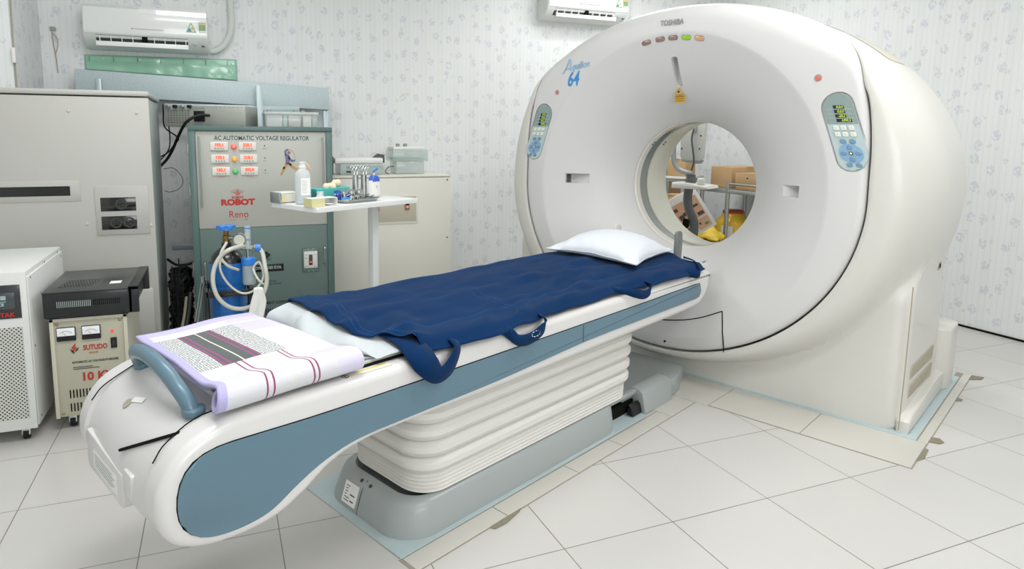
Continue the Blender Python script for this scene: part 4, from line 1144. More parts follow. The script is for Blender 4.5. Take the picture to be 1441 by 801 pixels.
for a in range(4):
    aa = a*PI/2; cx_, cz_ = .262+.0125*math.cos(aa), .543+.0125*math.sin(aa)
    obj('emblem_block', prism(rrect(cx_-RX, cz_, .017, .017, .003, 3, rot=aa+PI/4), 4.080-RY, 4.082-RY, 'xz'), M_black, em)
obj('print_line', rb(.244, .280, 4.0805, 4.082, .513, .516), M_black, em)
pp_ = obj('power_plate', rb(.162, .363, 4.0805, 4.084, .438, .483, .003), M_black, R)
text('POWER 100 KVA', .027, r_(.262, 4.0798, .461), mat('letter_greygreen', '#aab5ae', .5), pp_, sx=.86, bold=.0006)
for q, (x0, x1) in enumerate(((.205, .335), (.220, .355))):
    text(('INPUT 3P 380V 50Hz', 'OUTPUT 380V 220V 50Hz')[q], .013, r_((x0+x1)/2, 4.0825, .375-q*.018), M_darkprint, R, sx=.8)
text('ROBOT INVESTMENT CORPORATION', .0235, r_(.28, 4.0825, .236), M_black, R, sx=.9, bold=.0005)
for row in range(2):
    for (xa, n_) in ((.13, 13), (.36, 17)):
        for i in range(n_): obj('vent_slot', rb(xa+i*.0128, xa+.0052+i*.0128, 4.0815, 4.084, .155-row*.062, .200-row*.062), M_dark, R)
for z in (.2, .5, .95, 1.2): obj('hinge', cyl(r_(-.160, 4.075, z), .006, .05, n=10), M_steelb, R)

# rack unit on top of the regulator
M_rack = mat('galvanised_case', '#a8aba3', .4, metal=.5, var=.06, vscale=12)
Q = thing('rack_power_unit', 'grey metal rack unit with perforated face and black socket standing on the voltage regulator', 'electrical unit', (-.02, 4.55, 1.334), -.34)
obj('case', box(-.255, .255, -.13, .14, .0, .130, .002), M_rack, Q)
for i in range(8):
    for j in range(8): obj('vent_slot', box(-.235+i*.018, -.224+i*.018, -.132, -.1295, .022+j*.011, .0255+j*.011), mat('slot_grey', '#55574f', .6), Q)
sk = obj('power_socket', box(-.07, .0, -.136, -.129, .03, .098, .003), M_black, Q)
obj('socket_plug', box(-.035, -.005, -.165, -.134, .05, .08, .006), M_rubber, sk)
obj('nameplate', box(-.09, .0, -.1312, -.1295, .108, .122), mat('nameplate_grey', '#8d8f89', .5), Q)
for i in range(9):
    for z in (.008, .122): obj('screw', cyl((.02+i*.027, -.131, z), .003, .003, 'y', n=8), mat('copper_screw', '#a98a72', .4, metal=.5), Q)
for i in range(4): obj('connector', box(-.24+i*.045, -.215+i*.045, -.15, -.128, .116, .134, .003), M_black if i % 2 else M_steelb, Q)
# cables from the rack unit
def cable(name, pts, r, lab, m=M_rubber, grp=None, sm=8):
    o = obj(name, tube(pts, r, 8, sm=sm), m); tag(o, lab, 'cable', grp); return o
cable('power_cord', [(-.035, 4.383, 1.402), (-.10, 4.36, 1.400), (-.17, 4.36, 1.36), (-.22, 4.42, 1.28), (-.265, 4.52, 1.19), (-.31, 4.62, 1.12), (-.37, 4.72, 1.06)], .009, 'thick black power cable curving from the rack unit socket down behind the tall cabinet')
cable('signal_cord', [(-.315, 4.60, 1.475), (-.315, 4.60, 1.43), (-.312, 4.60, 1.33), (-.25, 4.60, 1.275), (-.235, 4.62, 1.25), (-.275, 4.66, 1.20), (-.31, 4.70, 1.16), (-.38, 4.78, 1.12)], .0045, 'thin black cable with a kink hanging left of the rack unit')
cable('signal_cord', [(-.285, 4.68, 1.475), (-.298, 4.68, 1.40), (-.29, 4.70, 1.28), (-.305, 4.74, 1.18), (-.37, 4.82, 1.10)], .004, 'thin straight black cable hanging down from the rack unit corner')
cable('loop_cord', [(-.335, 4.66, 1.055), (-.27, 4.62, 1.06), (-.22, 4.6, .99), (-.24, 4.6, .93), (-.30, 4.62, .905), (-.336, 4.66, .91)], .002, 'fine black wire looping out from the tall cabinet side')
# plastic storage case on the regulator
M_clear = clear_mat('clear_plastic', '#cfd8d6', .38)
PC = thing('plastic_case', 'clear plastic storage case with pale dividers standing on the voltage regulator', 'storage case', (.475, 4.55, 1.333), 0)
obj('case_shell', box(-.175, .175, -.12, .12, .002, .098, .012), M_clear, PC)
obj('case_lid', box(-.178, .178, -.123, .123, .084, .104, .006), clear_mat('clear_lid', '#dfe4e1', .6), PC)
for i, (x0, x1, c_) in enumerate(((-.16, -.06, '#dfe1dc'), (-.055, -.028, '#b9cfc9'), (-.02, .06, '#d5cdc4'), (.075, .13, '#eceae6'), (.135, .165, '#b9c8c6'))):
    obj('divider', box(x0, x1, -.105, .10, .004, .08, .003), mat('divider_%d' % i, c_, .5), PC)
for x in (-.14, .03, .08): obj('latch', cyl((x, -.06, .110), .016, .012, n=14), mat('latch_grey', '#93988f', .4), PC)

# ------------------------------------------------------------------ wall-mounted things, left
M_galv = mat('galvanised_steel', '#b5c3c5', .4, metal=.2, var=.28, vscale=110)
gd = obj('cable_duct', prism([(-.890, 1.722), (.834, 1.648), (.831, 1.480), (-.89, 1.551)], 5.10, 5.30, 'xz', bev=.003), M_galv)
tag(gd, 'long galvanised steel cable duct running across the back wall above the cabinets', 'cable duct')
def gs(name, b, lab): return tag(obj(name, b, mat('zinc_strip', '#b4c3c6', .35, metal=.3)), lab, 'metal strut')
gs('metal_strut', box(.283, .327, 4.96, 4.98, 0, 1.64, .002), 'galvanised flat strut rising behind the clear plastic case to the duct')
gs('metal_strut', box(-.760, -.728, 5.07, 5.09, 0, 1.66, .002), 'short galvanised strut on the duct above the tall cabinet')
gs('metal_rail', box(-.335, .60, 5.05, 5.09, 1.455, 1.50, .002), 'galvanised horizontal channel under the duct left of the regulator')
gs('metal_strut', box(.79, .83, 5.12, 5.16, .989, 1.478, .002), 'galvanised upright under the right end of the duct')
gs('metal_rail', box(-.335, .1, 5.05, 5.09, .44, .48, .002), 'low galvanised channel behind the cable bundle')
# green sheet nailed to the wall
def sheet(u, v):
    x = -.86+1.03*u; zt = 1.845+.013*u; zb = 1.742-.045*u
    return (x, 5.335-.006*abs(nz(u*5, v*1.5, 3))-.004*math.sin(u*17)*v-.012*v*v*abs(nz(u*8, 1, 2)), zt+(zb-zt)*v)
gsht = cloth('hanging_metal_sheet', clothgrid(sheet, 60, 12), mat('pale_green_sheet', '#8fc0a6', .22, coat=.6), thick=.002)
tag(gsht, 'crumpled glossy pale green sheet nailed to the wall under the left air conditioner', 'metal sheet')
for i in range(7): obj('nail_streak', box(-.83+i*.155, -.827+i*.155, 5.318, 5.3215, 1.80+.002*i, 1.835+.002*i), mat('rust_streak', '#6b6a55', .8), gsht)
for x in (-.74, -.50, .14): obj('nail', cyl((x, 5.318, 1.822), .006, .006, 'y', n=10), M_steelb, gsht)
# air conditioners
M_ac = mat('air_con_white', '#e9ebe9', .22, coat=.6); M_acb = mat('air_con_body', '#dfe3df', .4); M_vane = mat('air_con_vane', '#f1f2f1', .3, coat=.3)
def aircon(name, label, loc, Wd, open_):
    A = thing(name, label, 'air conditioner', loc, 0, None); h = .292
    hw = Wd/2
    prof = [(0, 0), (0, h), (-.17, h), (-.195, h-.02), (-.205, .10), (-.200, .082), (-.13, .015), (-.09, 0)]
    obj('body', prism(prof, -hw, hw, 'yz', bev=.006), M_acb, A)
    obj('front_panel', prism([(-.165, h+.002), (-.200, h-.022), (-.216, .12), (-.208, .094), (-.196, .10), (-.190, h-.03)], -hw+.006, hw-.003, 'yz', bev=.004), M_ac, A)
    obj('gloss_band', prism([(-.175, h+.003), (-.202, h-.018), (-.206, h-.05), (-.195, h-.05), (-.165, h-.002)], -hw+.35*Wd/.8, hw-.003, 'yz', bev=.002), mat('air_con_gloss', '#f6f7f6', .12, coat=1), A)
    op = obj('air_outlet', prism([(-.203, .086), (-.150, .032), (-.120, .030), (-.175, .086)], -hw+.075, hw-.135, 'yz'), mat('outlet_dark', '#4a4f4c', .6), A)
    for i in range(9):
        x = -hw+.10+i*(Wd-.25)/8
        obj('vane', box(x-.002, x+.002, -.200, -.150, .04, .080, .001), M_vane, op)
    obj('centre_post', box(-.035, .0, -.203, -.15, .035, .086), M_dark, op)
    fl_ = prism([(0, 0), (-.006, .003), (-.012, -.030*open_), (-.006, -.034*open_)], -hw+.078, hw-.135, 'yz')
    fp = obj('louvre_flap', box(-hw+.078, hw-.133, -.216, -.209, .010, .042, .002), M_vane, A)
    obj('signal_window', box(hw-.10, hw-.075, -.1905, -.180, .052, .064), mat('window_greyblue', '#a9b9bd', .3), A)
    obj('signal_window', box(hw-.045, hw-.025, -.1800, -.170, .038, .048), M_darkprint, A)
    obj('print_line', box(-.08, .11, -.2175, -.2150, .134, .138), mat('brand_print', '#b6b0a8', .5), A)
    obj('brand_mark', prism([(-.10, .132), (-.085, .132), (-.0925, .142)], -.2175, -.2150, 'xz'), mat('brand_red', '#b38a84', .5), A)
    # stickers
    s1 = obj('energy_sticker', prism([(hw-.145, .132), (hw-.075, .132), (hw-.110, .205)], -.2160, -.2125, 'xz', bev=.001), mat('sticker_olive', '#8fae84', .4), A)
    obj('sticker_centre', prism([(hw-.134, .139), (hw-.086, .139), (hw-.110, .190)], -.2170, -.2155, 'xz'), mat('sticker_white', '#e6ebe0', .4), s1)
    obj('sticker_blob', prism([(hw-.134, .140), (hw-.108, .140), (hw-.118, .166)], -.2176, -.2165, 'xz'), mat('sticker_teal', '#3f8fa4', .4), s1)
    obj('sticker_blob', cyl((hw-.102, -.2172, .160), .009, .001, 'y', n=12), mat('sticker_gold', '#d3b765', .4), s1)
    s2 = obj('rating_sticker', box(hw-.058, hw-.012, -.2155, -.2120, .136, .206), mat('sticker_green', '#7fa873', .4), A)
    obj('sticker_band', box(hw-.056, hw-.014, -.2165, -.2150, .188, .203), mat('sticker_peach', '#dfb992', .4), s2)
    obj('sticker_band', box(hw-.056, hw-.014, -.2165, -.2150, .138, .148), mat('sticker_white', '#e6ebe0', .4), s2)
    return A
aircon('air_conditioner', 'white wall air conditioner above the green sheet, left one', (-.430, 5.345, 1.880), .800, 1)
aircon('air_conditioner', 'white wall air conditioner at the top centre beside the scanner', (3.17, 5.345, 2.325), .83, 1)
def pipe(lab, pts, r=.024):
    return tag(obj('air_con_pipe', tube(pts, r, 12, sm=8), mat('wrapped_pipe', '#d2d7d3', .7, bump=.5, bscale=60)), lab, 'pipe')
pipe('grey wrapped pipe curving up the wall from the left air conditioner', [(-.02, 5.29, 1.905), (.03, 5.29, 1.915), (.09, 5.295, 1.97), (.13, 5.30, 2.06), (.14, 5.31, 2.20), (.13, 5.315, 2.5), (.13, 5.315, 2.94)])
pipe('grey wrapped pipe beside the top centre air conditioner', [(3.60, 5.29, 2.36), (3.64, 5.29, 2.37), (3.68, 5.29, 2.42), (3.70, 5.30, 2.55), (3.70, 5.30, 2.94)])
wc = tag(obj('wall_cable', tube([(-1.118, 4.66, 2.95), (-1.118, 4.655, 2.2), (-1.118, 4.64, 1.85), (-1.118, 4.64, 1.55)], .004, 6, sm=4), mat('cable_tan', '#a39c8e', .6)), 'thin tan cord with a white clip running down the wall corner at the far left', 'cable')
obj('cable_clip', box(-1.124, -1.105, 4.600, 4.645, 1.70, 1.79, .004), M_white, wc, label='white clip')
hk = thing('wall_hook', 'small grey wall hook with tan cords hanging near the corner', 'hook', (-1.05, 5.345, 2.01))
obj('hook_plate', box(-.012, .022, -.016, 0, -.012, .016, .003), mat('hook_grey', '#9a9b92', .5), hk)
obj('cord', tube([(.0, -.012, -.02), (.004, -.012, -.10), (.014, -.012, -.2), (.02, -.012, -.30)], .003, 6, sm=4), MATS['cable_tan'], hk)
obj('cord', tube([(.004, -.012, -.02), (.030, -.012, -.07), (.028, -.012, -.12), (.012, -.012, -.17)], .0025, 6, sm=4), MATS['cable_tan'], hk)

# ------------------------------------------------------------------ beige cabinet right of the regulator
M_beige = mat('beige_enamel', '#dfddd2', .42, var=.015, vscale=2)
Z = thing('beige_cabinet', 'low beige metal cabinet with two rocker switches right of the regulator', 'cabinet', (1.19, 4.97, 0))
def zb(x0, x1, y0, y1, z0, z1, bev=0): return box(x0-1.19, x1-1.19, y0-4.97, y1-4.97, z0, z1, bev)
obj('body', zb(.705, 1.675, 4.67, 5.30, .03, .985, .004), M_beige, Z); obj('plinth', zb(.73, 1.65, 4.70, 5.28, 0, .035), M_dark, Z)
obj('front_panel', zb(.700, 1.683, 4.652, 4.675, .035, .970, .004), M_beige, Z)
obj('top_plate', zb(.700, 1.683, 4.650, 5.30, .974, .988, .004), M_beige, Z)
rp_ = obj('switch_panel', zb(1.03, 1.418, 4.646, 4.6525, .622, .845, .004), M_beige, Z)
obj('panel_inset', zb(1.045, 1.403, 4.645, 4.6475, .640, .830, .001), mat('beige_inset', '#bdb7a6', .45), rp_)
for x in (1.095, 1.33):
    s_ = obj('rocker_switch', zb(x-.020, x+.020, 4.638, 4.646, .725, .815, .003), mat('switch_tan', '#a2937c', .5), rp_)
    obj('rocker', zb(x-.013, x+.013, 4.634, 4.640, .735, .795, .002), M_black, s_)
    obj('rocker_light', zb(x-.011, x+.011, 4.632, 4.636, .740, .762, .001), mat('rocker_red', '#d98672', .4, emit=.4), s_)
obj('pilot_lamp', lathe([(0, .010), (.014, .008), (.019, 0)], 18, M=Matrix.Translation((1.215-1.19, 4.646-4.97, .790)) @ Matrix.Rotation(PI/2, 4, 'X')), mat('pilot_pink', '#e9b9a6', .3, emit=.7), rp_)
for x, z in ((1.655, .95), (1.655, .50), (1.1, .95), (.73, .45)): obj('screw', cyl((x-1.19, 4.651-4.97, z), .006, .004, 'y', n=10), M_screw, Z)
# things on top of it
M_clear2 = clear_mat('tinted_clear_plastic', '#bfd0ca', .45)
X1 = thing('medical_device', 'low pale plastic device with glassy front and dark handle on the beige cabinet', 'device', (1.02, 4.90, .9888))
obj('glass_front', box(-.165, .175, -.11, .11, .0, .082, .008), M_clear2, X1)
obj('upper_deck', box(-.20, .17, -.09, .12, .082, .128, .014), M_white, X1)
obj('dark_handle', prism([(.09, .118), (.14, .158), (.185, .150), (.185, .088), (.155, .088), (.155, .130)], -.07, .0, 'xz', bev=.004), mat('handle_charcoal', '#4d5450', .4), X1)
for x0, z0, c_ in ((-.12, .046, '#8fa3a4'), (.05, .046, '#9db0ac')): obj('front_window', box(x0, x0+.11, -.113, -.109, z0, z0+.02), mat('win_%s' % c_[1:], c_, .2), X1)
obj('button', box(-.12, -.085, -.114, -.109, .018, .030), M_black, X1)
X2 = thing('dark_joint_clamp', 'dark grey clamp on the beige cabinet beside the regulator edge', 'clamp', (.80, 4.86, .9888))
obj('post', cyl((0, 0, .045), .016, .09, n=14), MATS['handle_charcoal'], X2); obj('jaw', box(-.05, .015, -.03, .03, .085, .14, .008), MATS['handle_charcoal'], X2)
X3 = thing('plastic_container', 'stacked clear plastic container with latches at the right of the beige cabinet', 'container', (1.405, 4.90, .9888))
obj('lower_box', box(-.115, .115, -.09, .10, 0, .10, .010), M_clear2, X3)
obj('upper_box', box(-.145, .145, -.10, .11, .098, .19, .010), M_clear2, X3)
obj('lid', box(-.135, .12, -.09, .10, .188, .212, .006), M_white, X3)
for x in (-.09, -.03): obj('latch_knob', cyl((x, -.05, .224), .016, .022, n=12), mat('latch_grey', '#93988f', .4), X3)
obj('inner_tray', box(-.12, .12, -.07, .08, .11, .125, .003), mat('tray_teal', '#9cc0bd', .4), X3)
cable('thin_lead', [(1.22, 4.76, .992), (1.20, 4.78, 1.01), (1.22, 4.8, 1.04), (1.26, 4.82, 1.05), (1.275, 4.82, 1.045)], .003, 'short black lead on the beige cabinet between device and container')

# ------------------------------------------------------------------ overbed trolley and its things
TF = (.42, 2.97); ta = math.atan2(.475, .88)       # front corner, direction of the long side
def tp(a, b, z=0):       # a along long side, b across (away)
    return (TF[0]+a*math.cos(ta)-b*math.sin(ta), TF[1]+a*math.sin(ta)+b*math.cos(ta), z)
TZ = .950
V = thing('overbed_table', 'white overbed table on a single white post, carrying instruments and bottles', 'table', tp(.333, .19), ta)
def vl(a, b): return (a-.35, b-.19)
obj('tabletop', prism(rrect(0, 0, .666, .38, .012), TZ-.024, TZ-.001, 'xy', bev=.003), M_palewhite, V)
obj('post', box(.19, .232, .02, .062, .06, TZ-.024, .003), M_palewhite, V, label='white square post')
obj('support_arm', box(-.22, .23, .03, .052, TZ-.05, TZ-.024, .003), M_palewhite, V)
obj('base_frame', tube([(-.30, -.17, .05), (.211, -.17, .05), (.211, .04, .05), (.211, .22, .05), (-.30, .22, .05)], .018, 8, sm=1), M_palewhite, V)
for x, y in ((-.28, -.17), (-.28, .22), (.20, -.16), (.20, .21)): caster(x, y, 0, V, .022)
def at(a, b): return tp(a, b, TZ)
# infusion bottle
bp_ = (.383, 3.17, TZ)
Bt = thing('infusion_bottle', 'clear plastic infusion bottle with white label, tallest thing on the overbed table', 'bottle', bp_, -.1)
Mcl = clear_mat('bottle_plastic', '#e2e9ea', .5)
obj('bottle_body', lathe([(0, .001), (.034, .001), (.039, .006), (.039, .13), (.036, .150), (.024, .166), (.017, .172), (.017, .180), (0, .180)], 28), Mcl, Bt)
obj('liquid', lathe([(0, .003), (.036, .004), (.036, .045), (0, .045)], 24), clear_mat('saline', '#c9d8e2', .5), Bt)
obj('bottle_cap', lathe([(.018, .168), (.020, .172), (.020, .182), (.016, .184), (.016, .196), (.018, .198), (.018, .204), (0, .206)], 20), M_white, Bt)
bm = bmesh.new()
g = [[bm.verts.new((.0396*math.cos(a), .0396*math.sin(a), z)) for a in [-PI/2-.25+i*.16 for i in range(9)]] for z in (.045, .128)]
for i in range(8): bm.faces.new((g[0][i], g[0][i+1], g[1][i+1], g[1][i]))
lbq = obj('paper_label', bm, M_paper, Bt)
for q in range(8): obj('print_line', box(-.005, .020, -.0405, -.0398, .058+q*.008, .0592+q*.008), mat('grey_print2', '#a9aaa8', .6), lbq)
obj('hanger_tab', tube([(.017, 0, .196), (.028, -.005, .186), (.033, -.004, .172), (.04, 0, .168)], .004, 6, sm=3), mat('tab_orange', '#e2b795', .5), Bt)
# steel edged tray at the far left
X = thing('instrument_case', 'small steel ended case at the left end of the overbed table', 'case', (.307, 3.284, TZ), .45)
obj('steel_end', box(-.055, -.045, -.045, .045, 0, .052, .002), M_steelb, X); obj('case_body', box(-.045, .055, -.043, .043, .002, .046, .003), mat('case_cream', '#d8d6c8', .5), X)
obj('yellow_side', box(-.044, -.02, -.0445, -.042, .006, .04), mat('paper_yellow', '#d5d0a0', .6), X); obj('lid', box(-.05, .057, -.045, .045, .046, .052, .003), M_white, X)
X = thing('open_carton', 'small open white carton with pale yellow end on the table front edge', 'carton', (.450, 3.052, TZ), .42)
for nm, b_, m_ in (('bottom', box(-.07, .07, -.035, .035, 0, .002), M_paper), ('top', box(-.07, .066, -.03, .035, .038, .040), M_paper), ('back', box(-.07, .07, .033, .035, 0, .04), M_paper), ('end_panel', box(-.072, -.0, -.036, -.034, 0, .040), mat('paper_yellow', '#d5d0a0', .6)), ('end_panel', box(-.072, -.07, -.035, .035, 0, .04), MATS['paper_yellow']), ('end_panel', box(.068, .07, -.035, .035, 0, .04), M_paper)):
    obj(nm, b_, m_, X)
obj('leaflet', box(-.05, .05, -.028, .02, .010, .014, M=Matrix.Rotation(.05, 4, 'Y')), M_paper, X)
# teal pack with gauze
X = thing('teal_pack', 'teal green paper pack holding cream cotton at the back of the overbed table', 'pack', (.545, 3.390, TZ), ta)
Mteal = mat('teal_paper', '#4fb3ad', .5)
obj('wrapper', prism([(-.10, 0), (.08, 0), (.10, .062), (-.02, .058), (-.12, .060), (-.115, .05)], -.05, .05, 'xz', bev=.003), Mteal, X)
bm = bmesh.new()
for q in range(7):
    bmesh.ops.create_icosphere(bm, subdivisions=2, radius=.016+.006*random.random(), matrix=Matrix.Translation((-.03+q*.014, random.uniform(-.02, .02), .068+random.uniform(-.004, .014)*(q > 2))))
obj('cotton', bm, mat('cotton_cream', '#e6d7ba', .9), X)
obj('side_label', box(-.10, -.085, -.052, -.0505, .01, .03), mat('label_coral', '#c9857a', .5), X)
obj('dark_pouch', box(-.15, -.105, -.045, .02, .002, .035, .005), mat('pouch_green', '#2f5f5c', .4), X)
X = thing('nozzle_cap', 'translucent white nozzle cap standing between carton and tray', 'cap', (.470, 3.205, TZ))
obj('flask', lathe([(0, 0), (.026, 0), (.027, .01), (.020, .03), (.016, .040), (.017, .055), (0, .056)], 20), clear_mat('milky_plastic', '#dfe8ea', .8, .3), X)
# stainless tray
X = thing('instrument_tray', 'shallow stainless steel instrument tray on the overbed table', 'tray', (.640, 3.245, TZ+.0005), ta)
def trayshape(w, d, h, r=.02, th=.0015):
    bm = bmesh.new(); rings = []
    for (dw, z) in ((0, 0), (.0, .0), (.012, h), (.020, h+.001), (.020, h-.001), (.010, h-.002), (-.002, .002)):
        rings.append([bm.verts.new((a, b, z)) for a, b in rrect(0, 0, w+2*dw, d+2*dw, r+dw, 6)])
    for a, b in zip(rings, rings[1:]):
        for i in range(len(a)): bm.faces.new((a[i], a[(i+1) % len(a)], b[(i+1) % len(a)], b[i]))
    bm.faces.new(rings[0]); bm.faces.new(rings[-1]); return bm
obj('pan', trayshape(.215, .15, .016), M_steel, X)
# pieces inside the tray
def steel_cup(lab, a, b, r=.023, h=.044):
    c = thing('steel_cup', lab, 'cup', (a, b, TZ+.0045)); obj('cup_body', lathe([(0, 0), (r*.9, 0), (r, .004), (r, h*.72), (r*1.06, h*.74), (r*1.06, h), (r*.8, h+.004), (0, h+.004)], 22), M_steel, c)
    obj('lid_knob', lathe([(0, h+.012), (.005, h+.011), (.004, h+.003), (0, h+.002)], 12), M_steel, c); return c
steel_cup('lidded steel cup, leftmost in the tray row', .597, 3.272)
steel_cup('lidded steel cup in the middle of the tray row', .641, 3.296)
steel_cup('lidded steel cup, rightmost in the tray row', .685, 3.320)
def blue_bottle(lab, a, b, h, m):
    c = thing('blue_vial', lab, 'bottle', (a, b, TZ+.005)); obj('vial_body', lathe([(0, 0), (.014, 0), (.015, .004), (.015, h*.6), (.009, h*.72), (0, h*.72)], 18), m, c)
    obj('vial_cap', lathe([(.010, h*.70), (.010, h), (0, h)], 16), mat('blue_cap', '#2c5fb0', .35, coat=.3), c)
blue_bottle('dark blue glass vial in the steel tray', .562, 3.208, .055, mat('blue_glass', '#173b8c', .2, coat=.6))
blue_bottle('clear vial with blue cap beside the dark blue vial', .556, 3.248, .05, clear_mat('vial_clear', '#9fb7d8', .5))
X = thing('blue_lid_pot', 'small white pot with bright blue lid at the tray front corner', 'pot', (.588, 3.162, TZ+.005))
obj('pot_body', lathe([(0, 0), (.019, 0), (.020, .003), (.020, .014), (0, .014)], 20), M_white, X); obj('pot_lid', lathe([(.023, .014), (.023, .020), (0, .021)], 20), mat('bright_blue', '#2b8fd8', .35), X)
X = thing('blue_syringe', 'dark blue plastic clip lying in the steel tray', 'clip', (.612, 3.205, TZ+.005), .5)
obj('clip_arm', tube([(-.035, 0, .006), (-.01, .004, .02), (.01, .0, .03)], .006, 8, sm=3), mat('blue_glass', '#173b8c', .2, coat=.6), X)
X = thing('kidney_dish', 'crumpled shiny steel dish lying in the front of the tray', 'dish', (.688, 3.236, TZ+.009), ta)
bm = bmesh.new()
for i in range(25):
    for j in range(9):
        a, b = i/24, j/8; bm.verts.new(((a-.5)*.13, (b-.5)*.045+.012*math.sin(a*PI), .006+.014*(abs(b-.5)*2)**2+.004*math.sin(a*21)*math.sin(b*9)))
bm.verts.ensure_lookup_table()
for i in range(24):
    for j in range(8): q = i*9+j; bm.faces.new((bm.verts[q], bm.verts[q+1], bm.verts[q+10], bm.verts[q+9]))
kd = obj('dish', bm, M_steel, X); md = kd.modifiers.new('s', 'SOLIDIFY'); md.thickness = .0015
# forceps jars
def forceps(par, dx):
    for sg in (1, -1):
        obj('forceps_arm', tube([(dx*.3, 0, .02), (dx+.004*sg, 0, .10), (dx+.007*sg, 0, .135), (dx+.018*sg, 0, .150), (dx+.020*sg, 0, .164), (dx+.010*sg, 0, .170), (dx+.004*sg, 0, .158), (dx+.006*sg, 0, .147)], .0022, 6, sm=4), M_steel, par)
for lab, (x, y, _z), tw_ in (('tall steel jar holding forceps, left one behind the cups', (.702, 3.475, 0), -.012), ('tall steel jar holding forceps, right one beside the pump bottle', (.752, 3.492, 0), .012)):
    J = thing('forceps_jar', lab, 'jar', (x, y, TZ), ta)
    obj('jar_tube', lathe([(0, 0), (.020, 0), (.022, .004), (.017, .010), (.016, .115), (.018, .117), (.018, .120), (.0145, .120), (.0145, .02), (0, .02)], 22), M_steelb, J)
    forceps(J, tw_); forceps(J, -tw_*.6)
# pump bottle
X = thing('pump_bottle', 'white pump bottle with blue collar and pump near the right end of the table', 'bottle', (.800, 3.448, TZ), ta+.2)
obj('bottle_body', prism([(-.034, 0), (.034, 0), (.036, .02), (.034, .085), (.026, .10), (-.026, .10), (-.034, .085), (-.036, .02)], -.018, .018, 'xz', bev=.008), M_white, X)
obj('blue_shoulder', prism([(-.034, .078), (.034, .078), (.028, .104), (.014, .118), (-.014, .118), (-.028, .104)], -.0185, .0185, 'xz', bev=.007), mat('blue_shoulder', '#3b5fc0', .35, coat=.3), X)
obj('pump_neck', cyl((0, 0, .124), .005, .02, n=12), M_white, X)
obj('pump_head', tube([(-.006, 0, .134), (.004, 0, .142), (.03, 0, .152)], .006, 8, sm=3), mat('blue_pump', '#2f7cc4', .35), X)
obj('bottle_print', lathe([(0, .001), (.008, .001), (.008, 0)], 16, M=Matrix.Translation((0, -.0186, .055)) @ Matrix.Rotation(PI/2, 4, 'X')), mat('print_grey', '#c2c6c6', .5), X)

# ------------------------------------------------------------------ oxygen cylinder on its stand
OX, OY = .026, 3.385
O = thing('oxygen_cylinder', 'blue oxygen cylinder with flow meter and looped hose in a black stand', 'gas cylinder', (OX, OY, 0))
M_oxblue = mat('cylinder_blue', '#1767b4', .38, coat=.3, var=.12, vscale=5); M_oxblack = mat('cylinder_black', '#16191a', .3, coat=.4)
obj('tank', lathe([(0, .03), (.075, .03), (.086, .045), (.086, .615), (.085, .625), (.083, .63)], 36), M_oxblue, O)
obj('shoulder', lathe([(.0845, .60), (.084, .64), (.070, .685), (.045, .71), (.026, .722), (.024, .745), (0, .745)], 36), M_oxblack, O)
obj('paint_collar', lathe([(.0845, .53), (.0872, .535), (.0872, .640), (.0855, .647)], 36), M_oxblue, O)
obj('valve_stem', lathe([(.018, .74), (.018, .78), (.013, .785), (.013, .81), (0, .812)], 16), mat('brass', '#8d6f3c', .3, metal=.8), O)
bm = bmesh.new()
prof = [(.043*(1+.10*math.cos(6*2*PI*i/48))*math.cos(2*PI*i/48), .043*(1+.10*math.cos(6*2*PI*i/48))*math.sin(2*PI*i/48)) for i in range(48)]
prism(prof, .81, .832, 'xy', bm=bm, bev=.004)
obj('hand_wheel', bm, mat('hand_wheel_blue', '#2c7fd6', .35, coat=.3), O)
# stand
St = thing('cylinder_stand', 'black metal stand frame around the blue oxygen cylinder', 'stand', (OX, OY, 0))
for x in (-.105, .105):
    for y in (-.10, .10): obj('post', box(x-.011, x+.011, y-.011, y+.011, 0, .535, .002), M_oxblack, St)
for z in (.20, .51):
    obj('cross_bar', box(-.105, .105, -.111, -.098, z-.02, z+.012, .002), M_oxblack, St); obj('cross_bar', box(-.105, .105, .098, .111, z-.02, z+.012, .002), M_oxblack, St)
    for x in (-.105, .105): obj('cross_bar', box(x-.006, x+.006, -.10, .10, z-.02, z+.012, .002), M_oxblack, St)
obj('foot_plate', box(-.11, .11, -.11, .11, .0, .028, .003), M_oxblack, St)
# regulator with gauge, flowmeter and humidifier
gx, gy, gz = .088, -.05, .735
obj('valve_pipe', tube([(0, 0, .765), (.04, -.02, .765), (gx, gy, .735)], .010, 8, sm=3), M_steelb, O)
obj('gauge', lathe([(0, .012), (.028, .012), (.031, .016), (.033, .010), (.033, -.012), (0, -.014)], 24, M=Matrix.Translation((.062, -.062, .765)) @ Matrix.Rotation(PI/2, 4, 'X') @ Matrix.Rotation(-.25, 4, 'Y')), M_steel, O)
obj('gauge_dial', lathe([(0, .001), (.026, .001)], 20, M=Matrix.Translation((.060, -.0745, .765)) @ Matrix.Rotation(PI/2, 4, 'X') @ Matrix.Rotation(-.25, 4, 'Y')), mat('gauge_dial', '#cfd0c2', .4), O)
obj('regulator_block', tube([(gx-.02, gy, .725), (gx+.012, gy-.005, .722), (gx+.035, gy-.012, .720)], .012, 10, sm=2), M_steel, O)
obj('flow_tube', cyl((gx+.012, gy-.012, .775), .015, .115, n=18), clear_mat('flow_tube_clear', '#cfdde0', .55), O)
obj('flow_scale', cyl((gx+.012, gy-.012, .775), .005, .09, n=10), M_white, O)
obj('flow_band', cyl((gx+.012, gy-.012, .822), .0155, .005, n=18), mat('bright_blue', '#2b8fd8', .35), O); obj('flow_band', cyl((gx+.012, gy-.012, .765), .0155, .003, n=18), mat('bright_blue', '#2b8fd8', .35), O)
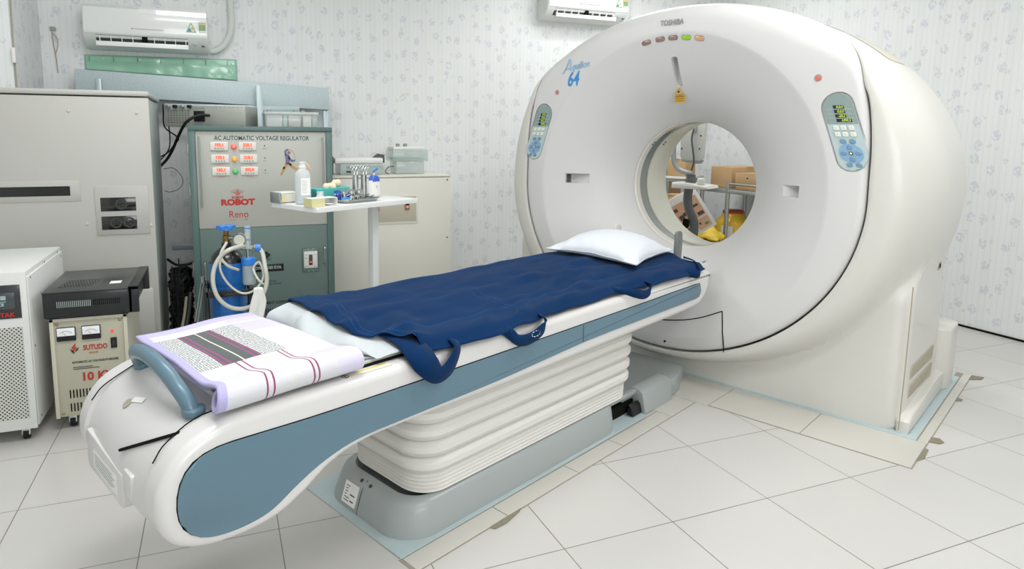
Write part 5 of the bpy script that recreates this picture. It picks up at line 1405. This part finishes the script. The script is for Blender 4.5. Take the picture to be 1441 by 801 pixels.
obj('flow_knob', cyl((gx+.058, gy-.016, .720), .020, .026, 'x', n=12), MATS['hand_wheel_blue'], O)
obj('humidifier_neck', cyl((gx+.012, gy-.012, .690), .010, .05, n=12), M_steel, O)
obj('humidifier_lid', lathe([(0, .675), (.030, .674), (.036, .668), (.037, .640), (.034, .636)], 24, cx=gx+.012, cy=gy-.012), MATS['hand_wheel_blue'], O)
obj('humidifier_jar', lathe([(.033, .64), (.033, .55), (.031, .538), (0, .536)], 24, cx=gx+.012, cy=gy-.012), clear_mat('humidifier_clear', '#cdd9d8', .5), O)
obj('dip_tube', cyl((gx+.012, gy-.012, .60), .008, .09, n=10), MATS['bright_blue'], O); obj('dip_tube_tip', cyl((gx+.012, gy-.012, .556), .010, .015, n=12), M_white, O)
M_hose = mat('hose_milky', '#c9c8bd', .35, coat=.4)
def loop(c, rx, rz, y, n, a0, a1, tilt=0):
    return [(c[0]+rx*math.cos(a0+(a1-a0)*i/n)+tilt*math.sin(a0+(a1-a0)*i/n), y+.008*math.sin(i*1.1), c[1]+rz*math.sin(a0+(a1-a0)*i/n)) for i in range(n+1)]
obj('hose', tube([(gx, gy-.01, .735)]+loop((.055, .585), .125, .155, -.140, 12, 1.9, 6.6)+[(.165, -.08, .70), (.13, -.06, .73)], .0105, 10, sm=5), M_hose, O)
obj('hose', tube([(.0, -.04, .75), (-.03, -.12, .70), (.0, -.13, .65), (.05, -.10, .62)], .007, 8, sm=5), M_hose, O)
obj('hose', tube([(-.02, -.12, .72), (-.035, -.135, .64), (.0, -.135, .56), (.06, -.135, .51), (.12, -.135, .52), (.165, -.12, .58), (.15, -.09, .65), (.12, -.09, .62), (.14, -.125, .57), (.165, -.13, .545)], .0055, 8, sm=6), M_hose, O)
obj('hose_tip', cyl((.177, -.10, .56), .006, .04, n=10), mat('tip_yellow', '#d8b04a', .4), O)
# white cloth strip hanging beside it
def hang(u, v):
    w_ = .020+.017*sstep(0, .25, u)
    return (OX+.118+.018*(1-u)+(v-.5)*2*w_+.006*math.sin(u*9)-.014*u, OY-.175+.006*math.sin(v*10+u*4), .545-.36*u-.012*abs(v-.5)*(u < .1))
hc = cloth('hanging_cloth', clothgrid(hang, 24, 10), M_paper, thick=.004)
tag(hc, 'white cloth strip hanging beside the blue oxygen cylinder', 'cloth')
# thin steel prop leaning left of the stand
dr = thing('drip_pole_leg', 'thin folded steel rod leaning left of the oxygen cylinder', 'rod', (-.115, 3.38, 0))
for d in (0, .012): obj('rod', tube([(-.085+d, .02, .03), (-.02+d, 0, .36), (.018+d, -.01, .56)], .004, 8, sm=3), M_steelb, dr)
obj('rod_joint', cyl((.022, -.01, .565), .010, .03, n=10), M_steelb, dr); obj('rod_joint', cyl((-.025, 0, .335), .009, .03, n=10), M_rubber, dr)

# ------------------------------------------------------------------ cable tangle behind
random.seed(3)
def tangle():
    bm = bmesh.new()
    for i in range(110):
        zc = .05+.36*random.random(); x0 = -.310+random.uniform(-.005, .015); x1 = -.196+random.uniform(-.02, .004); y = random.uniform(4.15, 4.55)
        pts = [(x0, y, zc+random.uniform(-.03, .03)), ((x0+x1)/2+random.uniform(-.03, .03), y-random.uniform(.02, .06), zc+random.uniform(-.03, .04)), (x1, y, zc+random.uniform(-.03, .03)), (x1+.003, y+.05, zc+random.uniform(-.05, .02)), ((x0+x1)/2, y+.08, zc+random.uniform(-.02, .03))]
        tube(pts, random.uniform(.004, .009), 6, bm=bm, closed=random.random() < .6, sm=4)
    for i in range(10):
        x = random.uniform(-.28, -.22); y = random.uniform(4.05, 4.15)
        tube([(x, y, .45+random.random()*.1), (x+random.uniform(-.03, .02), y-.02, .3), (x+random.uniform(-.03, .02), y, .15), (x+random.uniform(-.03, .02), y-.04, .02)], .0035, 5, bm=bm, sm=4)
    return bm
tg = obj('cable_tangle', tangle(), M_rubber); tag(tg, 'heap of black cables on the floor between tall cabinet and regulator', 'cables', kind='stuff')
cable('ground_cable', [(-.20, 4.02, .33), (-.22, 3.96, .20), (-.26, 3.85, .08), (-.31, 3.72, .013), (-.33, 3.6, .012)], .012, 'beige sheathed cable coming out of the black cable heap', mat('beige_cable', '#8f8a78', .6))
cable('bundle_cable', [(-.18, 4.0, .36), (-.20, 3.93, .22), (-.24, 3.83, .09), (-.29, 3.68, .015), (-.32, 3.5, .014)], .013, 'dark thick cable running from the heap over the floor, left of the oxygen stand')
cable('earth_wire', [(-.30, 4.0, .02), (-.26, 3.9, .04), (-.22, 3.82, .03), (-.17, 3.8, .01)], .004, 'thin green wire on the floor by the cable heap', mat('green_wire', '#5c6b3f', .5))
cable('shelf_cable', [(-.33, 4.5, .475), (-.27, 4.42, .45), (-.20, 4.40, .455), (-.158, 4.45, .46)], .008, 'black cable slung between tall cabinet and regulator above the cable heap')

# ------------------------------------------------------------------ behind the gantry, seen through the bore (machine frame)
def Wt(s, t, z=0): return W(s, t-T0, z)
IJ = thing('injector_stand', 'grey curved pole contrast injector stand with white shelf and screen behind the scanner', 'injector stand', Wt(4.75, -2.30), RZ)
M_pole = mat('pole_grey', '#5d6260', .4, coat=.3)
def ij(t, z, d=0): return (t+2.30, d, z)
obj('pole', tube([ij(-2.31, 1.0), ij(-2.325, .90), ij(-2.33, .80), ij(-2.31, .72), ij(-2.275, .65), ij(-2.265, .58), ij(-2.27, .48), ij(-2.28, .10)], .034, 14, sm=5), M_pole, IJ)
obj('pole_top', tube([ij(-2.31, .93), ij(-2.315, 1.0)], .036, 14, sm=1), M_pole, IJ)
obj('pole_knob', prism(rrect(-2.315+2.30, .62, .045, .075, .018), -.05, -.025, 'xz', bev=.005), M_dark, IJ)
sh = obj('shelf_disc', prism([(-.125, .895), (-.12, .94), (-.02, .94), (.16, .925), (.17, .905), (.14, .895)], -.10, .10, 'xz', bev=.012), M_white, IJ)
obj('u_handle', tube([ij(-2.465, 1.30), ij(-2.47, 1.20), ij(-2.46, 1.10), ij(-2.42, 1.04), ij(-2.35, 1.015), ij(-2.30, 1.01)], .021, 12, sm=6), mat('handle_grey', '#a5aaa7', .35, coat=.3), IJ)
sc = obj('screen_back', prism([(-.125, 1.14), (-.10, 1.10), (.03, 1.09), (.055, 1.13), (.075, 1.45), (-.13, 1.46)], .02, .075, 'xz', bev=.012), mat('screen_shell', '#d3d5d0', .35, coat=.3), IJ)
obj('screen_edge', prism([(-.115, 1.118), (-.10, 1.098), (.03, 1.085), (.05, 1.11)], .015, .08, 'xz', bev=.003), M_grey, IJ)
for x, z in ((.045, 1.42), (.04, 1.30), (.035, 1.20), (-.115, 1.30), (-.11, 1.20), (-.115, 1.39)): obj('screw', cyl((x, .018, z), .006, .006, 'y', n=10), M_dark, sc)
for x in (-.02, .015): obj('socket', cyl((x, .018, 1.405), .012, .008, 'y', n=14), M_dark, sc)
obj('plug', prism(rrect(-.005, 1.355, .026, .06, .008), .0, .02, 'xz', bev=.003), M_steelb, sc)
obj('cable', tube([(-.010, .005, 1.36), (-.018, -.01, 1.28), (.0, -.015, 1.18), (.008, -.01, 1.10), (-.015, 0, 1.02)], .0075, 8, sm=5), mat('cable_grey', '#59605f', .45), IJ)
obj('wheel_base', box(-.25, .25, -.22, .22, .045, .10, .02), M_white, IJ)
for x in (-.2, .2):
    for y in (-.17, .17): caster(x, y, 0, IJ, .022)
# dispensing bottle on the injector shelf
X = thing('contrast_bottle', 'small white bottle with grey neck standing on the injector shelf', 'bottle', Wt(4.70, -2.205, .935))
obj('bottle_body', lathe([(0, 0), (.030, 0), (.031, .03), (.028, .04), (.016, .048), (.016, .058), (0, .058)], 20), M_white, X); obj('bottle_cap', lathe([(.018, .055), (.018, .066), (0, .067)], 16), mat('cap_grey', '#b9bfc2', .4), X)
# steel table along the right wall
TBt = thing('steel_table', 'stainless steel table against the right wall behind the scanner', 'table', (4.46, 4.15, 0))
def tb(x0, x1, y0, y1, z0, z1, bev=0): return box(x0-4.46, x1-4.46, y0-4.15, y1-4.15, z0, z1, bev)
obj('tabletop', tb(4.20, 4.745, 3.40, 4.80, .800, .838, .004), M_steelb, TBt)
for x in (4.215, 4.73):
    for y in (3.44, 4.44, 4.76): obj('leg', cyl((x-4.46, y-4.15, .40 if x > 4.5 or y != 4.44 else .45), .018, .80 if x > 4.5 or y != 4.44 else .90, n=14), M_steelb, TBt)
obj('guard_rail', tube([(4.215-4.46, 4.44-4.15, .885), (4.215-4.46, 3.44-4.15, .885)], .010, 8, sm=1), M_steelb, TBt)
for y in (4.0, 3.44): obj('rail_post', cyl((4.215-4.46, y-4.15, .86), .008, .06, n=8), M_steelb, TBt)
obj('lower_shelf', tb(4.22, 4.73, 3.42, 4.78, .15, .17, .003), M_steelb, TBt)
M_card = mat('cardboard', '#bf9f77', .75, var=.05, vscale=10); M_cardd = mat('cardboard_inside', '#7d6342', .8)
def carton(name, lab, loc, rz, w_, d, h, flap=True, grp=None):
    c = thing(name, lab, 'box', loc, rz, grp)
    obj('carton_body', box(-w_/2, w_/2, -d/2, d/2, 0, h, .003), M_card, c)
    if flap: obj('flap', box(-w_/2-.004, w_/2+.004, -d/2-.006, -d/2, h-.09, h+.004, .003), M_card, c)
    obj('tape', box(-.025, .025, -d/2-.0065-.001*flap, d/2, h, h+.0025), mat('tape_tan', '#c9a97c', .4), c)
    return c
carton('cardboard_box', 'large plain cardboard box at the back of the steel table', (4.52, 4.645, .839), 0, .40, .26, .185, False)
c2 = carton('cardboard_box', 'cardboard box with folded front flap on the steel table', (4.40, 4.33, .839), -1.12, .24, .22, .14)
obj('flap_hole', cyl((-.02, -.117, .10), .006, .004, 'y', n=10), M_dark, c2)
carton('cardboard_box', 'narrow open cardboard box next to the flapped one', (4.47, 4.145, .839), -1.15, .13, .20, .125, False)
carton('cardboard_box', 'last small cardboard box at the right of the steel table row', (4.52, 3.985, .839), -1.15, .12, .20, .125, False)
# sharps bin and yellow bag
Y_ = thing('sharps_bin', 'yellow plastic clinical waste bin with red lid under the steel table', 'waste bin', (4.40, 4.55, .171))
M_yel = mat('yellow_plastic', '#e0b62f', .4, coat=.2)
obj('bin_body', lathe([(0, 0), (.13, 0), (.145, .01), (.155, .34), (.145, .37), (.11, .40), (.09, .44), (0, .44)], 10), M_yel, Y_)
obj('bin_lid', lathe([(.092, .435), (.092, .455), (.07, .465), (0, .468)], 20), mat('bin_red', '#b5412f', .4), Y_)
obj('bin_label', box(-.158, -.150, -.05, .05, .18, .33, M=Matrix.Rotation(.5, 4, 'Z')), M_paper, Y_)
yb = clothgrid(lambda u, v: (-.22+.44*u, -.16+.32*v, .16+.045*nz(u*3, v*3, 2)+.02*nz(u*11, v*11, 1)), 24, 20)
bx = carton('cardboard_box', 'low cardboard box on the floor under the yellow plastic bag', Wt(5.25, -2.49, 0), RZ+.05, .34, .46, .415, False)
bg = cloth('yellow_bag', (lambda D: ([(x, y, z) for x, y, z in D[0]], D[1]))(clothgrid(lambda u, v: (-.17+.36*u, -.12+.22*v, .412+.06*(1-(2*u-1)**2)*(1-(2*v-1)**2)*2.2+.02*nz(u*5, v*5, 2)+.02*abs(nz(u*9, v*9, 5))), 30, 26)), mat('yellow_film', '#e3c23c', .5), thick=.003)
bg.location = Wt(5.32, -2.47, .018); bg.rotation_euler = (0, 0, RZ+.05); tag(bg, 'crumpled yellow plastic bag lying on the low cardboard box', 'bag')
# tilted printed white carton
PB = thing('printed_carton', 'white carton with orange printed panels, tilted behind the injector pole', 'box', Wt(5.00, -2.425, .385), RZ+.46)
pbm = Matrix.Rotation(math.radians(-33), 4, 'Y')
def pb(x0, x1, y0, y1, z0, z1, bev=0): return box(x0, x1, y0, y1, z0, z1, bev, M=Matrix.Translation((.0, 0, .28)) @ pbm)
obj('carton_body', pb(-.135, .135, 0, .05, -.18, .18, .003), M_white, PB)
M_or = mat('print_orange', '#e0b092', .5)
for x0, x1, z0, z1 in ((-.115, .0, -.06, .12), (.005, .11, -.06, .12), (-.115, -.01, -.16, -.07), (.0, .11, -.16, -.07)):
    pp2 = obj('printed_panel', pb(x0, x1, -.0015, 0, z0, z1), M_or, PB)
for x0, x1, z0, z1 in ((.03, .09, .03, .05), (.02, .05, .08, .10), (-.09, -.05, -.02, .02), (-.10, -.07, .06, .09), (-.05, -.02, .0, .03), (.05, .10, -.05, -.02), (-.09, -.06, -.13, -.10), (.02, .035, -.12, -.10)):
    obj('printed_mark', pb(x0, x1, -.0025, -.001, z0, z1), mat('mark_dark', '#55504c', .5), PB)
obj('printed_mark', pb(.06, .09, -.0025, -.001, -.14, -.12), mat('mark_green', '#5d8f4c', .5), PB)
obj('side_support', box(-.12, .12, .12, .4, -.33, .10, .01), M_white, PB) if False else None
# white bench with boxes beyond, far left in the bore
WB = thing('white_bench', 'white low cupboard behind the tilted printed carton', 'cupboard', Wt(5.30, -2.93), RZ)
obj('cupboard_body', box(-.22, .20, -.17, .17, 0, .60, .006), M_white, WB); obj('worktop', box(-.23, .21, -.18, .18, .60, .63, .004), M_white, WB)
obj('worktop_seam', box(-.22, .20, -.1708, -.1692, .56, .565), M_grey, WB)
X = thing('paper_stack', 'stack of white paper on the white cupboard', 'papers', Wt(5.22, -2.88, .631), RZ); obj('sheets', box(-.09, .09, -.08, .08, 0, .05, .003), M_paper, X)
carton('cardboard_box', 'small cardboard box on the white cupboard, seen at the left in the bore', Wt(5.385, -2.765, .631), RZ, .14, .16, .15, False)
GC = thing('glass_cabinet', 'grey glass fronted cabinet with a steel top in the back corner', 'cabinet', Wt(5.60, -2.98), RZ)
obj('cabinet_frame', box(-.16, .18, -.0, .30, 0, .905, .004), mat('cabinet_grey', '#9aa39f', .4), GC); obj('cabinet_top', box(-.17, .20, -.01, .31, .905, .925, .002), M_palewhite, GC)
obj('glass_door', box(-.15, .03, -.006, .0, .35, .88, .002), mat('glass_grey', '#7c8884', .12, coat=.6), GC); obj('inner_carton', box(.04, .16, -.006, 0, .55, .88), mat('cardboard_dark', '#7a6245', .7), GC)
X = carton('cardboard_box', 'cardboard box on top of the grey glass cabinet', Wt(5.75, -2.90, .926), RZ, .18, .20, .16, False)
X = thing('white_pack', 'small white pack in front of the box on the glass cabinet', 'pack', Wt(5.68, -3.05, .926), RZ); obj('pack_body', box(-.04, .04, -.04, .04, 0, .13, .003), M_paper, X)

# ------------------------------------------------------------------ light fittings (out of frame, on the ceiling) and camera
def fitting(x, y, sx, sy, p):
    l = bpy.data.lights.new('ceiling_lamp', 'AREA'); l.shape = 'RECTANGLE'; l.size = sx; l.size_y = sy; l.energy = p; l.color = (.985, .99, 1)
    o = bpy.data.objects.new('ceiling_lamp', l); C.objects.link(o); o.location = (x, y, ZC-.06)
for x, y, p in ((.1, 1.5, 66), (2.7, 1.5, 62), (-.1, 3.3, 44), (3.3, 4.2, 60), (1.2, -.6, 48)):
    fitting(x, y, 1.2, .6, p*.70)
l = bpy.data.lights.new('rear_fill_light', 'AREA'); l.shape = 'RECTANGLE'; l.size = 2.5; l.size_y = 1.2; l.energy = 75; l.color = (.96, .985, 1)  # added fill light behind the camera, brightens the upright surfaces
o = bpy.data.objects.new('rear_fill_light', l); C.objects.link(o); o.location = (1.0, YF+.05, 1.68); o.rotation_euler = (PI/2, 0, 0)
w = bpy.data.worlds.new('World'); bpy.context.scene.world = w; w.use_nodes = True
w.node_tree.nodes['Background'].inputs[0].default_value = (1, 1, 1, 1); w.node_tree.nodes['Background'].inputs[1].default_value = .3
F_, yw, pt, rl, CX, CY, H = 899.4, .3622, .1312, .0069, 647.43, 311.17, 1.28
f = Vector((math.sin(yw)*math.cos(pt), math.cos(yw)*math.cos(pt), -math.sin(pt)))
r = Vector((math.cos(yw), -math.sin(yw), 0)); u = r.cross(f)
r2 = r*math.cos(rl)+u*math.sin(rl); u2 = -r*math.sin(rl)+u*math.cos(rl)
cam = bpy.data.cameras.new('camera'); co = bpy.data.objects.new('camera', cam); C.objects.link(co)
co.matrix_world = Matrix(((r2.x, u2.x, -f.x, 0), (r2.y, u2.y, -f.y, 0), (r2.z, u2.z, -f.z, H), (0, 0, 0, 1)))
cam.sensor_width = 36; cam.lens = F_/1441*36; cam.shift_x = (720.5-CX)/1441; cam.shift_y = -(400.5-CY)/1441; cam.clip_start = .05
S = bpy.context.scene; S.camera = co
S.view_settings.view_transform = 'Standard'; S.view_settings.look = 'None'; S.view_settings.gamma = 1; S.view_settings.use_curve_mapping = False
S.view_settings.exposure = -0.48
S.cycles.max_bounces = 8; S.cycles.diffuse_bounces = 5; S.cycles.transparent_max_bounces = 12
S.cycles.use_denoising = True
